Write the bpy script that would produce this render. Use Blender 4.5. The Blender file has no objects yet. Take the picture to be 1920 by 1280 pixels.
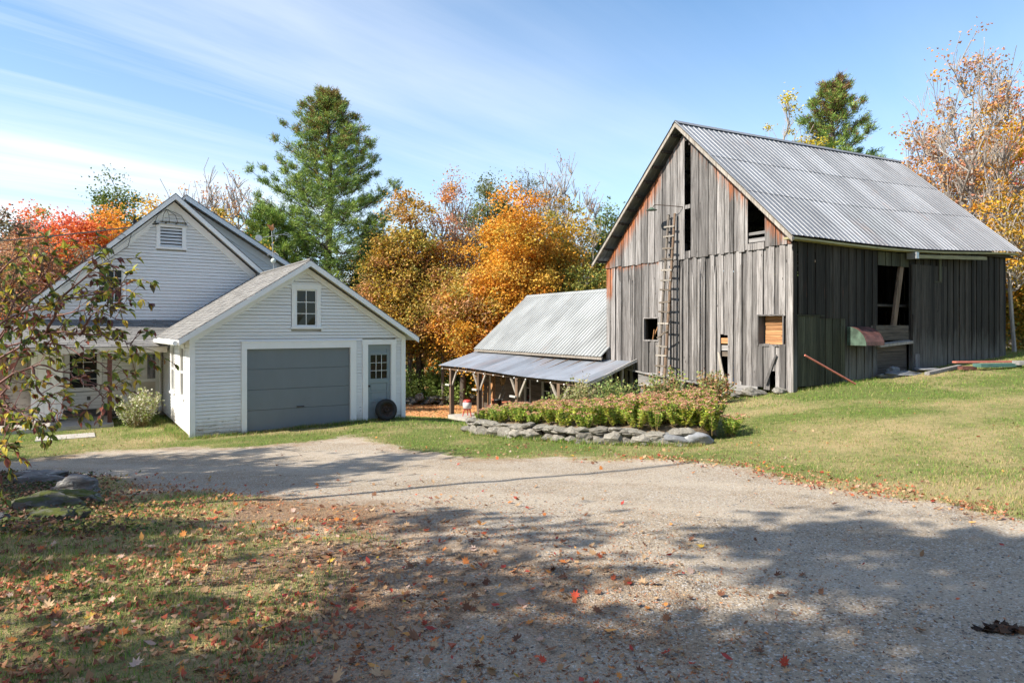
import bpy, math, random
import numpy as np
from mathutils import Vector, Matrix
R = math.radians
random.seed(7)
rng = np.random.default_rng(11)
sc = bpy.context.scene
col = sc.collection

# ---------------------------------------------------------------- camera
cam = bpy.data.cameras.new('camera')
cam.lens = 23.8125; cam.sensor_width = 36.0
cam.shift_y = -0.01354
cam.clip_start = 0.05; cam.clip_end = 3000
camo = bpy.data.objects.new('camera', cam); col.objects.link(camo)
camo.location = (0, 0, 0); camo.rotation_euler = (R(90), 0, 0)
sc.camera = camo

# ---------------------------------------------------------------- light
SUN_AZ, SUN_EL = 242.5, 40.0
sd = Vector((math.sin(R(SUN_AZ)) * math.cos(R(SUN_EL)), math.cos(R(SUN_AZ)) * math.cos(R(SUN_EL)), math.sin(R(SUN_EL))))
sl = bpy.data.lights.new('sun', 'SUN'); sl.energy = 5.0; sl.angle = R(0.55); sl.color = (1.0, 0.925, 0.81)
so = bpy.data.objects.new('sun', sl); col.objects.link(so)
so.rotation_euler = sd.to_track_quat('Z', 'Y').to_euler()

world = bpy.data.worlds.new('World'); sc.world = world; world.use_nodes = True
nt = world.node_tree; nt.nodes.clear()
def wn(t, **k):
    n = nt.nodes.new(t)
    for a, v in k.items(): setattr(n, a, v)
    return n
L = nt.links.new
out = wn('ShaderNodeOutputWorld'); bg = wn('ShaderNodeBackground'); bg.inputs['Strength'].default_value = 0.107
sky = wn('ShaderNodeTexSky', sky_type='NISHITA', sun_disc=False, sun_elevation=R(SUN_EL), sun_rotation=R(SUN_AZ),
         altitude=400, air_density=1.0, dust_density=0.3, ozone_density=1.6)
tc = wn('ShaderNodeTexCoord')
sep = wn('ShaderNodeSeparateXYZ'); L(tc.outputs['Generated'], sep.inputs[0])
zz = wn('ShaderNodeMath', operation='MAXIMUM'); L(sep.outputs['Z'], zz.inputs[0]); zz.inputs[1].default_value = 0.0
za = wn('ShaderNodeMath', operation='ADD'); L(zz.outputs[0], za.inputs[0]); za.inputs[1].default_value = 0.04
dx = wn('ShaderNodeMath', operation='DIVIDE'); L(sep.outputs['X'], dx.inputs[0]); L(za.outputs[0], dx.inputs[1])
dy = wn('ShaderNodeMath', operation='DIVIDE'); L(sep.outputs['Y'], dy.inputs[0]); L(za.outputs[0], dy.inputs[1])
cmb = wn('ShaderNodeCombineXYZ'); L(dx.outputs[0], cmb.inputs[0]); L(dy.outputs[0], cmb.inputs[1])
mr = wn('ShaderNodeMapping'); L(cmb.outputs[0], mr.inputs[0]); mr.inputs['Rotation'].default_value = (0, 0, R(-50))
mp = wn('ShaderNodeMapping'); L(mr.outputs[0], mp.inputs[0])
mp.inputs['Scale'].default_value = (0.13, 0.85, 1)
mp.inputs['Location'].default_value = (2.3, 0.9, 0)
n1 = wn('ShaderNodeTexNoise'); L(mp.outputs[0], n1.inputs['Vector'])
n1.inputs['Scale'].default_value = 1.1; n1.inputs['Detail'].default_value = 9; n1.inputs['Roughness'].default_value = 0.6; n1.inputs['Distortion'].default_value = 0.35
mp2 = wn('ShaderNodeMapping'); L(cmb.outputs[0], mp2.inputs[0]); mp2.inputs['Scale'].default_value = (0.22, 0.22, 1)
mp2.inputs['Location'].default_value = (0.6, 3.1, 0)
n2 = wn('ShaderNodeTexNoise'); L(mp2.outputs[0], n2.inputs['Vector']); n2.inputs['Scale'].default_value = 0.9; n2.inputs['Detail'].default_value = 4
r1 = wn('ShaderNodeMapRange'); L(n1.outputs['Fac'], r1.inputs[0]); r1.inputs[1].default_value = 0.36; r1.inputs[2].default_value = 0.74
r2 = wn('ShaderNodeMapRange'); L(n2.outputs['Fac'], r2.inputs[0]); r2.inputs[1].default_value = 0.34; r2.inputs[2].default_value = 0.58
# cirrus is thicker toward the west
wx = wn('ShaderNodeMapRange'); L(sep.outputs['X'], wx.inputs[0]); wx.inputs[1].default_value = 0.45; wx.inputs[2].default_value = -0.6
wx.inputs[3].default_value = 0.28; wx.inputs[4].default_value = 1.15
m1 = wn('ShaderNodeMath', operation='MULTIPLY'); L(r1.outputs[0], m1.inputs[0]); L(r2.outputs[0], m1.inputs[1])
m2 = wn('ShaderNodeMath', operation='MULTIPLY'); L(m1.outputs[0], m2.inputs[0]); L(wx.outputs[0], m2.inputs[1])
hz = wn('ShaderNodeMapRange'); L(sep.outputs['Z'], hz.inputs[0]); hz.inputs[1].default_value = 0.5; hz.inputs[2].default_value = 0.0
hz.inputs[3].default_value = 0.0; hz.inputs[4].default_value = 0.40
m3 = wn('ShaderNodeMath', operation='ADD', use_clamp=True); L(m2.outputs[0], m3.inputs[0]); L(hz.outputs[0], m3.inputs[1])
mx = wn('ShaderNodeMixRGB'); L(m3.outputs[0], mx.inputs[0]); tn = wn('ShaderNodeMixRGB', blend_type='MULTIPLY'); tn.inputs[0].default_value = 1; L(sky.outputs[0], tn.inputs[1]); tn.inputs[2].default_value = (0.72, 1.0, 1.12, 1); L(tn.outputs[0], mx.inputs[1]); mx.inputs[2].default_value = (5.9, 6.1, 6.4, 1)
L(mx.outputs[0], bg.inputs['Color']); L(bg.outputs[0], out.inputs['Surface'])

sc.view_settings.view_transform = 'Standard'; sc.view_settings.look = 'None'
sc.view_settings.gamma = 1; sc.view_settings.use_curve_mapping = False
sc.view_settings.exposure = 1.0
try:
    sc.cycles.use_denoising = True
    sc.cycles.max_bounces = 6; sc.cycles.diffuse_bounces = 3; sc.cycles.glossy_bounces = 2
    sc.cycles.transparent_max_bounces = 6; sc.cycles.transmission_bounces = 3
    sc.cycles.use_adaptive_sampling = True; sc.cycles.adaptive_threshold = 0.02
except Exception: pass

# ---------------------------------------------------------------- terrain height (thin plate through surveyed points)
TP = [(0,0,-1.6),(0,3.5,-1.63),(-5,4,-1.6),(5,4,-1.65),(0,8,-1.93),(-9,13.7,-2.62),(-6.5,9.3,-2.12),(-4.5,6.2,-1.80),(-7.5,6,-1.75),
(-3.4,9.5,-2.14),(-.82,15.5,-2.42),(1.07,13.6,-2.29),(3.43,12.8,-2.2),(3.1,11.2,-2.13),(4.33,8.6,-1.94),(4.9,6.6,-1.77),
(6.8,13.5,-1.80),(12.6,17,-1.42),(8.7,11.8,-1.72),(7.8,18.8,-1.80),(12.6,21.5,-1.42),(17.8,24.4,-1.07),(22,28,-.9),(25,20,-1.0),(32,34,-.6),
(6.6,20.8,-2.1),(5.5,23,-2.5),(3.67,26.1,-3.5),(-.7,29.4,-4.38),(-3,33.5,-4.5),(2,33,-4.5),(6,36,-4.2),(-7.9,16.6,-2.72),(-3.1,19.7,-2.66),
(-5.4,18.2,-2.68),(-11,21.5,-2.78),(-14,18,-2.82),(-20,22,-2.9),(-6.3,25,-3.4),(-12,30,-3.8),(-2,20.3,-2.86),(-2.4,25,-3.48),(-2.8,29.5,-4.08),(-3.6,36.5,-4.6),
(-4.5,45,-4.8),(-6,60,-5.1),(20,60,-3),(-30,50,-4.4),(-25,8,-1.9),(-12,-8,-1.2),(12,-8,-1.4),(20,8,-1.2),(40,10,-.6),(-45,30,-3.4),(45,60,-.5),(0,75,-5)]
TP = np.array(TP, float)
def _U(r2): return np.where(r2 > 1e-12, 0.5 * r2 * np.log(np.maximum(r2, 1e-12)), 0)
def _fit():
    n = len(TP); d = TP[:, None, :2] - TP[None, :, :2]
    K = _U((d ** 2).sum(-1)) + np.eye(n) * 0.3
    Pm = np.c_[np.ones(n), TP[:, :2]]
    A = np.block([[K, Pm], [Pm.T, np.zeros((3, 3))]])
    return np.linalg.solve(A, np.r_[TP[:, 2], 0, 0, 0])
TW = _fit()
def H(x, y):
    x = np.asarray(x, float); y = np.asarray(y, float)
    xs = np.clip(x, -45, 45).ravel(); ys = np.clip(y, -12, 75).ravel()
    o = np.empty(xs.size)
    for i in range(0, xs.size, 20000):
        a = xs[i:i+20000, None] - TP[None, :, 0]; b_ = ys[i:i+20000, None] - TP[None, :, 1]
        o[i:i+20000] = _U(a * a + b_ * b_) @ TW[:-3] + TW[-3] + TW[-2] * xs[i:i+20000] + TW[-1] * ys[i:i+20000]
    return o.reshape(x.shape)
def hz_(x, y): return float(H(np.array([x]), np.array([y]))[0])
# ---------------------------------------------------------------- helpers
def tag(o, label=None, cat=None, group=None, kind=None):
    if label: o['label'] = label
    if cat: o['category'] = cat
    if group: o['group'] = group
    if kind: o['kind'] = kind
    return o
def empty(name, loc, rz=0, label=None, cat=None, group=None):
    o = bpy.data.objects.new(name, None); col.objects.link(o)
    o.location = loc; o.rotation_euler = (0, 0, rz); o.empty_display_size = 0.2
    return tag(o, label, cat, group)
def link(name, me, parent=None, loc=None, rot=None):
    o = bpy.data.objects.new(name, me); col.objects.link(o)
    if parent: o.parent = parent
    if loc: o.location = loc
    if rot: o.rotation_euler = rot
    return o
def np_mesh(name, verts, faces, mat, colr=None, smooth=False, attrs=None):
    """faces: (N,k) int array; colr: per-vertex (V,3)"""
    me = bpy.data.meshes.new(name)
    verts = np.asarray(verts, np.float32); faces = np.asarray(faces, np.int32)
    n, k = faces.shape
    me.vertices.add(len(verts)); me.vertices.foreach_set('co', verts.ravel())
    me.loops.add(n * k); me.loops.foreach_set('vertex_index', faces.ravel())
    me.polygons.add(n); me.polygons.foreach_set('loop_start', np.arange(0, n * k, k, dtype=np.int32))
    me.polygons.foreach_set('loop_total', np.full(n, k, np.int32))
    if smooth: me.polygons.foreach_set('use_smooth', np.ones(n, bool))
    if colr is not None:
        a = me.attributes.new('col', 'FLOAT_COLOR', 'POINT')
        c = np.ones((len(verts), 4), np.float32); c[:, :3] = colr; a.data.foreach_set('color', c.ravel())
    for nm, v in (attrs or {}).items():
        a = me.attributes.new(nm, 'FLOAT', 'POINT'); a.data.foreach_set('value', np.asarray(v, np.float32))
    me.update(calc_edges=True)
    if mat: me.materials.append(mat)
    return me
class MB:
    def __init__(s): s.v = []; s.f = []; s.a = []
    def quad8(s, p, a=None):
        """8 corners: bottom 4 ccw, top 4 ccw"""
        b = len(s.v); s.v += [tuple(q) for q in p]
        s.f += [(b, b+3, b+2, b+1), (b+4, b+5, b+6, b+7), (b, b+1, b+5, b+4), (b+1, b+2, b+6, b+5), (b+2, b+3, b+7, b+6), (b+3, b, b+4, b+7)]
        s.a += [a if a is not None else 0.0] * 8; return s
    def box(s, x0, x1, y0, y1, z0, z1):
        return s.quad8([(x0,y0,z0),(x1,y0,z0),(x1,y1,z0),(x0,y1,z0),(x0,y0,z1),(x1,y0,z1),(x1,y1,z1),(x0,y1,z1)])
    def bar(s, p, q, w, t=None, up=(0,0,1)):
        p = Vector(p); q = Vector(q); t = t or w; d = (q-p).normalized(); u = Vector(up)
        if abs(d.dot(u)) > .98: u = Vector((0,1,0))
        a = d.cross(u).normalized() * w/2; c = a.cross(d).normalized() * t/2
        return s.quad8([p-a-c, p+a-c, p+a+c, p-a+c, q-a-c, q+a-c, q+a+c, q-a+c])
    def poly(s, pts, fs):
        b = len(s.v); s.v += [tuple(q) for q in pts]; s.f += [tuple(b+i for i in f) for f in fs]; s.a += [0.0]*len(pts); return s
    def tube(s, pts, rad, k=6, cap=True):
        pts = [Vector(p) for p in pts]; n = len(pts)
        rad = rad if hasattr(rad, '__len__') else [rad]*n
        b = len(s.v); pa = None
        for i, p in enumerate(pts):
            d = (pts[min(i+1,n-1)] - pts[max(i-1,0)]).normalized()
            a = pa - d*pa.dot(d) if pa else (d.cross(Vector((0,0,1))) if abs(d.z) < .95 else d.cross(Vector((0,1,0))))
            a.normalize(); pa = a; c = d.cross(a)
            for j in range(k):
                th = 2*math.pi*j/k; s.v.append(tuple(p + (a*math.cos(th) + c*math.sin(th))*rad[i])); s.a.append(0.0)
        for i in range(n-1):
            for j in range(k):
                s.f.append((b+i*k+j, b+i*k+(j+1)%k, b+(i+1)*k+(j+1)%k, b+(i+1)*k+j))
        if cap:
            s.f.append(tuple(b+j for j in reversed(range(k)))); s.f.append(tuple(b+(n-1)*k+j for j in range(k)))
        return s
    def lathe(s, prof, c=(0,0,0), k=20):
        b = len(s.v)
        for r_, z in prof:
            for j in range(k):
                th = 2*math.pi*j/k; s.v.append((c[0]+r_*math.cos(th), c[1]+r_*math.sin(th), c[2]+z)); s.a.append(0.0)
        for i in range(len(prof)-1):
            for j in range(k): s.f.append((b+i*k+j, b+i*k+(j+1)%k, b+(i+1)*k+(j+1)%k, b+(i+1)*k+j))
        return s
    def mesh(s, name, mat, smooth=False):
        me = bpy.data.meshes.new(name); me.from_pydata(s.v, [], s.f)
        if any(x for x in s.a):
            a = me.attributes.new('stain', 'FLOAT', 'POINT'); a.data.foreach_set('value', s.a)
        if smooth: me.polygons.foreach_set('use_smooth', [True]*len(me.polygons))
        me.update()
        if mat: me.materials.append(mat)
        return me
    def build(s, name, mat, parent=None, loc=None, rot=None, smooth=False):
        return link(name, s.mesh(name, mat, smooth), parent, loc, rot)
def sphere(c, r, k=10, squash=1.0):
    m = MB(); m.lathe([(r*math.sin(math.pi*i/k)+1e-4, -r*squash*math.cos(math.pi*i/k)) for i in range(k+1)], c, 14); return m

# ---------------------------------------------------------------- materials
class M_:
    def __init__(s, name):
        s.m = bpy.data.materials.new(name); s.m.use_nodes = True; s.t = s.m.node_tree; s.t.nodes.clear()
        s.out = s.n('ShaderNodeOutputMaterial'); s.p = s.n('ShaderNodeBsdfPrincipled'); s.l(s.p.outputs[0], s.out.inputs[0])
    def n(s, t, **k):
        x = s.t.nodes.new(t)
        for a, v in k.items(): setattr(x, a, v)
        return x
    def l(s, a, b): s.t.links.new(a, b)
    def set(s, **k):
        for a, v in k.items():
            i = s.p.inputs[a.replace('_', ' ')]
            if hasattr(v, 'is_linked'): s.l(v, i)
            else: i.default_value = v if not (isinstance(v, tuple) and len(v) == 3) else (*v, 1)
        return s
    def coord(s, which='Object', scale=(1,1,1), rand=0.0, rot=(0,0,0)):
        tc_ = s.n('ShaderNodeTexCoord'); mp_ = s.n('ShaderNodeMapping'); s.l(tc_.outputs[which], mp_.inputs[0]); mp_.inputs['Scale'].default_value = scale
        mp_.inputs['Rotation'].default_value = rot
        if rand:
            oi = s.n('ShaderNodeObjectInfo'); mu = s.n('ShaderNodeMath', operation='MULTIPLY'); s.l(oi.outputs['Random'], mu.inputs[0]); mu.inputs[1].default_value = rand
            s.l(mu.outputs[0], mp_.inputs['Location'])
        return mp_.outputs[0]
    def noise(s, vec, scale, detail=5, rough=.6, dist=0):
        x = s.n('ShaderNodeTexNoise'); s.l(vec, x.inputs['Vector']); x.inputs['Scale'].default_value = scale; x.inputs['Detail'].default_value = detail
        x.inputs['Roughness'].default_value = rough; x.inputs['Distortion'].default_value = dist; return x.outputs['Fac']
    def ramp(s, fac, a, b, c=0., d=1.):
        x = s.n('ShaderNodeMapRange'); s.l(fac, x.inputs[0])
        for i, v in enumerate((a, b, c, d)): x.inputs[i+1].default_value = v
        return x.outputs[0]
    def mix(s, fac, a, b, mode='MIX'):
        x = s.n('ShaderNodeMixRGB', blend_type=mode)
        for i, v in enumerate((fac, a, b)):
            if hasattr(v, 'is_linked'): s.l(v, x.inputs[i])
            else: x.inputs[i].default_value = v if i == 0 else (*v, 1)
        return x.outputs[0]
    def math(s, op, a, b=0., clamp=False):
        x = s.n('ShaderNodeMath', operation=op, use_clamp=clamp)
        for i, v in enumerate((a, b)):
            if hasattr(v, 'is_linked'): s.l(v, x.inputs[i])
            else: x.inputs[i].default_value = v
        return x.outputs[0]
    def attr(s, name, out='Fac'):
        x = s.n('ShaderNodeAttribute', attribute_name=name); return x.outputs[out]
    def rand(s): return s.n('ShaderNodeObjectInfo').outputs['Random']
    def xyz(s, vec, i):
        x = s.n('ShaderNodeSeparateXYZ'); s.l(vec, x.inputs[0]); return x.outputs[i]
    def bump(s, h, strength=.4, dist=.01):
        x = s.n('ShaderNodeBump'); s.l(h, x.inputs['Height']); x.inputs['Strength'].default_value = strength; x.inputs['Distance'].default_value = dist
        s.l(x.outputs[0], s.p.inputs['Normal']); return s

def flat(name, c, rough=.7, metal=0., var=.12, nscale=6, spec=.4):
    m = M_(name); v = m.coord(rand=7.)
    f = m.noise(v, nscale, 6)
    c2 = tuple(x*(1-var*2) for x in c)
    m.set(Base_Color=m.mix(m.ramp(f, .35, .65), c2, c), Roughness=rough, Metallic=metal, Specular_IOR_Level=spec)
    return m.m
def wood(name, light, dark, axis='z', stain=(.25,.075,.02), moss=None, rv=.35, rough=.85, base=None):
    m = M_(name); st = {'z': (9, 9, .45), 'x': (.45, 9, 9), 'y': (9, .45, 9)}[axis]
    g1 = m.noise(m.coord(scale=st, rand=11.), 2.2, 8, .7, .3)
    g2 = m.noise(m.coord(scale=tuple(x*(4 if x > 1 else 1.3) for x in st), rand=5.), 2.0, 6, .7)
    big = m.noise(m.coord(scale=(1.2, 1.2, .5), rand=0), 1.3, 4)
    f = m.math('ADD', m.math('MULTIPLY', g1, .6), m.math('MULTIPLY', g2, .4))
    c = m.mix(m.ramp(f, .40, .60), dark, light)
    c = m.mix(m.ramp(big, .4, .7, 0, .45), c, tuple(x*.62 for x in light))
    rr = m.ramp(m.rand(), 0, 1, 1-rv, 1+rv*.4)
    c = m.mix(1.0, c, rr, 'MULTIPLY')
    # knots
    vo = m.n('ShaderNodeTexVoronoi'); m.l(m.coord(scale=tuple(2.6 if x > 1 else .9 for x in st), rand=13.), vo.inputs['Vector']); vo.inputs['Scale'].default_value = 1.7
    c = m.mix(m.ramp(vo.outputs['Distance'], .05, .09, .8, 0), c, tuple(x*.35 for x in dark))
    if stain:
        s_ = m.attr('stain'); sn = m.noise(m.coord(scale=(7, 7, .8), rand=3.), 1.5, 5)
        sf = m.ramp(m.math('ADD', s_, m.math('MULTIPLY', m.math('SUBTRACT', sn, .5), 1.3)), .45, .95)
        c = m.mix(m.math('MULTIPLY', sf, m.ramp(s_, 0.02, .2)), c, m.mix(m.ramp(g1, .35, .6), tuple(x*.35 for x in stain), tuple(x*2.3 for x in stain)))
    if base:
        z = m.xyz(m.coord(), 2); mn = m.noise(m.coord(scale=(4, 4, .7), rand=6.), 1.6, 6)
        bf = m.ramp(m.math('SUBTRACT', z, m.math('MULTIPLY', mn, 2.6)), base[1], base[2], 1, 0)
        c = m.mix(m.math('MULTIPLY', bf, m.ramp(f, .3, .6, .5, 1)), c, base[0])
    if moss:
        z = m.xyz(m.coord(), 2); mn = m.noise(m.coord(scale=(3, 3, .6)), 1.2, 5)
        mf = m.ramp(m.math('SUBTRACT', m.math('ADD', z, 0), m.math('MULTIPLY', mn, 2.2)), moss[1], moss[2], 1, 0)
        c = m.mix(m.math('MULTIPLY', mf, .85), c, m.mix(g1, tuple(x*.45 for x in moss[0]), moss[0]))
    m.set(Base_Color=c, Roughness=rough, Specular_IOR_Level=.25); m.bump(f, .6, .006)
    return m.m
def paint(name, c, under=(.20,.18,.16), zlo=0.0, amt=.5, axis='x', tint=.06):
    """old paint that flakes, more near zlo"""
    m = M_(name)
    v = m.coord(scale=(1.2, 1.2, 7) if axis == 'x' else (5, 5, 1), rand=4.)
    fl = m.noise(v, 3.2, 9, .75, .3)
    z = m.xyz(m.coord(), 2)
    th = m.ramp(z, zlo, zlo+1.3, .60-.05*amt, .74)
    f = m.ramp(m.math('SUBTRACT', fl, th), 0, .012)
    dirt = m.noise(m.coord(scale=(1, 1, .35), rand=9.), 2.0, 7, .7)
    cc = m.mix(m.ramp(dirt, .35, .75, 0, .5), c, tuple(x*.82 for x in (c[0], c[1]*.99, c[2]*.95)))
    sp = m.ramp(m.math('SUBTRACT', z, m.math('MULTIPLY', m.noise(m.coord(scale=(2.5, 2.5, .8)), 2.2, 6, .7), .55)), zlo-.25, zlo+.12, .75, 0)
    cc = m.mix(sp, cc, tuple(x*k for x, k in zip(c, (.50, .46, .40))))
    cc = m.mix(1.0, cc, m.ramp(m.rand(), 0, 1, 1-tint, 1.0), 'MULTIPLY')
    m.set(Base_Color=m.mix(f, cc, m.mix(m.noise(v, 9, 4), under, tuple(x*.5 for x in under))), Roughness=.6, Specular_IOR_Level=.3)
    m.bump(m.math('SUBTRACT', m.math('MULTIPLY', dirt, .3), f), .3, .004)
    return m.m
def leafmat(name, tr=.35, rough=.5, spec=.3):
    m = M_(name); c = m.attr('col', 'Color')
    m.set(Base_Color=c, Roughness=rough, Specular_IOR_Level=spec)
    tl = m.n('ShaderNodeBsdfTranslucent'); m.l(c, tl.inputs[0])
    mxs = m.n('ShaderNodeMixShader'); mxs.inputs[0].default_value = tr
    m.l(m.p.outputs[0], mxs.inputs[1]); m.l(tl.outputs[0], mxs.inputs[2]); m.l(mxs.outputs[0], m.out.inputs[0])
    return m.m
MAT = {}
MAT['white'] = paint('white_clapboard_paint', (.80,.79,.765), zlo=0, amt=.9)
MAT['white_high'] = paint('white_gable_paint', (.78,.775,.76), zlo=2.6, amt=1.1)
MAT['trim'] = paint('white_trim_paint', (.84,.835,.82), zlo=-.2, amt=.7, axis='z', tint=.04)
MAT['cream'] = flat('cream_soffit', (.62,.56,.46), .7, var=.08)
MAT['doorgrey'] = paint('blue_grey_garage_paint', (.18,.205,.22), under=(.30,.30,.30), zlo=-.75, amt=2.2)
MAT['doorpale'] = paint('pale_blue_grey_paint', (.24,.285,.30), under=(.2,.2,.19), zlo=-.3, amt=1.0)
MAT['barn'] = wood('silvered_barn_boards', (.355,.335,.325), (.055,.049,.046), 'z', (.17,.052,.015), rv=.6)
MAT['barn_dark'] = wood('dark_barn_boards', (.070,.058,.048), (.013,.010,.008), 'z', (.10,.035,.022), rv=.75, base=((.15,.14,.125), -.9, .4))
MAT['barn_moss'] = wood('mossy_barn_boards', (.10,.095,.06), (.022,.022,.014), 'z', None, rv=.45)
MAT['barn_h'] = wood('horizontal_barn_boards', (.20,.165,.13), (.045,.035,.028), 'x', None)
MAT['barn_hy'] = wood('sill_boards_dark', (.15,.12,.095), (.03,.025,.02), 'y', None)
MAT['orange_h'] = wood('fresh_inner_boards', (.55,.30,.14), (.20,.085,.035), 'x', None)
MAT['grey_h'] = wood('grey_skirt_boards', (.36,.35,.34), (.11,.10,.10), 'x', None)
MAT['post'] = wood('brown_porch_timber', (.24,.165,.115), (.07,.045,.03), 'z', None)
MAT['grey_z'] = wood('grey_weathered_lumber', (.42,.38,.33), (.14,.12,.10), 'z', None)
MAT['beam_y'] = wood('yellowed_track_beam', (.42,.38,.22), (.20,.17,.09), 'y', None)
MAT['redwood'] = flat('red_brown_post_paint', (.13,.045,.03), .6)
MAT['glass'] = M_('window_glass').set(Base_Color=(.012,.014,.013), Roughness=.04, Specular_IOR_Level=.32).m  # opaque panes; darkness of the unlit rooms behind is put into the base colour
MAT['concrete'] = flat('pale_concrete', (.42,.39,.35), .9, var=.12, nscale=4)
MAT['cdark'] = flat('dark_foundation', (.13,.12,.11), .9, var=.25, nscale=5)
MAT['black'] = flat('black_iron', (.02,.02,.02), .5)
MAT['wire'] = flat('black_cable_rubber', (.018,.018,.02), .5)
MAT['rubber'] = flat('old_tyre_rubber', (.028,.026,.025), .75, var=.2)
MAT['rust'] = flat('rusted_steel_rim', (.075,.045,.032), .8, var=.4, nscale=14)
MAT['zinc'] = flat('dull_zinc', (.45,.46,.47), .45, .6)
MAT['copper'] = flat('copper_sheet', (.62,.27,.11), .38, .8)
MAT['milk'] = flat('milky_glass', (.62,.68,.60), .25)
MAT['red'] = flat('faded_red_plastic', (.55,.07,.06), .45)
MAT['whiteplastic'] = flat('white_plastic', (.72,.70,.68), .45)
MAT['blue'] = flat('blue_plastic', (.02,.13,.42), .4)
MAT['pinkrod'] = flat('faded_red_painted_wood', (.52,.17,.12), .7)
MAT['terracotta'] = flat('terracotta', (.42,.14,.07), .85)
MAT['wicker'] = flat('straw_wicker', (.45,.27,.11), .9, var=.3, nscale=40)
MAT['tealboard'] = flat('faded_teal_paint', (.07,.16,.14), .7)
MAT['greenhood'] = flat('faded_green_metal', (.11,.17,.125), .6, .2, var=.3, nscale=4)
MAT['redhood'] = flat('faded_maroon_metal', (.20,.085,.065), .6, .2, var=.35, nscale=4)
MAT['sign'] = flat('pale_grey_board', (.5,.48,.45), .8)
def metal_roof(name, c, rough, metal, rust=0., axis='y', tint=.15):
    m = M_(name); v = m.coord(scale=(1, 1, 1), rand=9.)
    f = m.noise(v, .5, 4, .5); f2 = m.noise(m.coord(scale=(.5, .5, .5), rand=5), 14, 4)
    cc = m.mix(m.ramp(f, .35, .7), c, tuple(x*.68 for x in c))
    cc = m.mix(1.0, cc, m.ramp(m.rand(), 0, 1, 1-tint, 1.05), 'MULTIPLY')
    if rust:
        st_ = m.noise(m.coord(scale=((.25, 5, .25) if axis == 'y' else (5, .25, .25))), 1.3, 7, .75)
        cc = m.mix(m.ramp(st_, .5, .75, 0, .35), cc, tuple(x*.55 for x in c))
        rf = m.ramp(m.math('ADD', m.math('MULTIPLY', m.noise(m.coord(scale=(.6, .6, .6)), 1.1, 6, .7), .6), m.math('MULTIPLY', st_, .4)), .60-rust*.18, .76, 0, .6)
        cc = m.mix(rf, cc, (.30,.18,.13))
    m.set(Base_Color=cc, Roughness=m.ramp(f2, .3, .7, rough-.08, rough+.12), Metallic=metal); return m.m
MAT['roof_barn'] = metal_roof('galvanised_barn_roofing', (.30,.31,.33), .55, .3, .2, tint=.28)
MAT['roof_wing'] = metal_roof('pale_matte_roofing', (.36,.375,.375), .6, .2, .08, 'x', tint=.08)
MAT['roof_porch'] = metal_roof('rusty_corrugated_roofing', (.36,.39,.44), .5, .45, .55, 'x', tint=.22)
def shingle():
    m = M_('grey_asphalt_shingles'); v = m.coord(); f = m.noise(v, 2.2, 6); g = m.noise(v, 120, 3); a = m.attr('stain')
    c = m.mix(m.ramp(f, .35, .7), (.26,.25,.235), (.19,.185,.18))
    c = m.mix(1.0, c, m.ramp(a, 0, 1, .72, 1.12), 'MULTIPLY')
    c = m.mix(m.ramp(g, .4, .6, 0, .35), c, (.12,.12,.12))
    m.set(Base_Color=c, Roughness=.95, Specular_IOR_Level=.15); return m.m
MAT['shingle'] = shingle()
def stone(name, a, b, moss=None):
    m = M_(name); v = m.coord(rand=17.)
    f = m.noise(v, 3.5, 9, .7, .4); f2 = m.noise(m.coord(scale=(1, 1, 3), rand=3.), 9, 6, .7)
    c = m.mix(m.ramp(f, .35, .65), a, b); c = m.mix(m.ramp(f2, .45, .75, 0, .6), c, tuple(x*.5 for x in a))
    li = m.ramp(m.noise(v, 7, 5), .58, .66, 0, .6); c = m.mix(li, c, (.46,.455,.41))
    c = m.mix(1.0, c, m.ramp(m.rand(), 0, 1, .7, 1.15), 'MULTIPLY')
    if moss:
        ge = m.n('ShaderNodeNewGeometry'); up = m.xyz(ge.outputs['Normal'], 2)
        mf = m.ramp(m.math('ADD', m.math('MULTIPLY', up, .35), m.noise(m.coord(rand=2.), 4, 5)), moss[0], moss[1])
        c = m.mix(mf, c, m.mix(f2, (.03,.042,.008), (.10,.11,.016)))
    m.set(Base_Color=c, Roughness=.9, Specular_IOR_Level=.25)
    m.bump(m.math('ADD', m.math('MULTIPLY', f, .5), m.math('MULTIPLY', f2, .5)), .8, .03); return m.m
MAT['stone'] = stone('lichened_fieldstone', (.27,.25,.215), (.14,.13,.11))
MAT['stone_moss'] = stone('mossy_ledge_stone', (.17,.165,.15), (.09,.085,.078), (.66, .82))
MAT['stone_dark'] = stone('grey_ledge_stone', (.21,.205,.20), (.11,.105,.10))  # plain grey stone of the bare ledge slabs, its own colour
MAT['stone_grey'] = stone('smooth_dark_boulder', (.25,.26,.275), (.18,.185,.195))
MAT['bark'] = wood('grey_bark', (.27,.235,.20), (.085,.07,.06), 'z', None, rv=.2)
MAT['bark_pale'] = wood('pale_bark', (.50,.45,.40), (.20,.17,.15), 'z', None, rv=.2)
MAT['bark_dark'] = wood('dark_pine_bark', (.15,.125,.105), (.05,.04,.034), 'z', None, rv=.2)
MAT['twig_red'] = flat('reddish_twig_bark', (.19,.085,.07), .6, nscale=12)
MAT['leaf'] = leafmat('autumn_foliage', .38, .55)
MAT['needle'] = leafmat('needles', .18, .5)
MAT['grass'] = leafmat('grass_blades', .38, .6)
MAT['litter'] = leafmat('dry_fallen_leaves', .22, .7)
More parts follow.
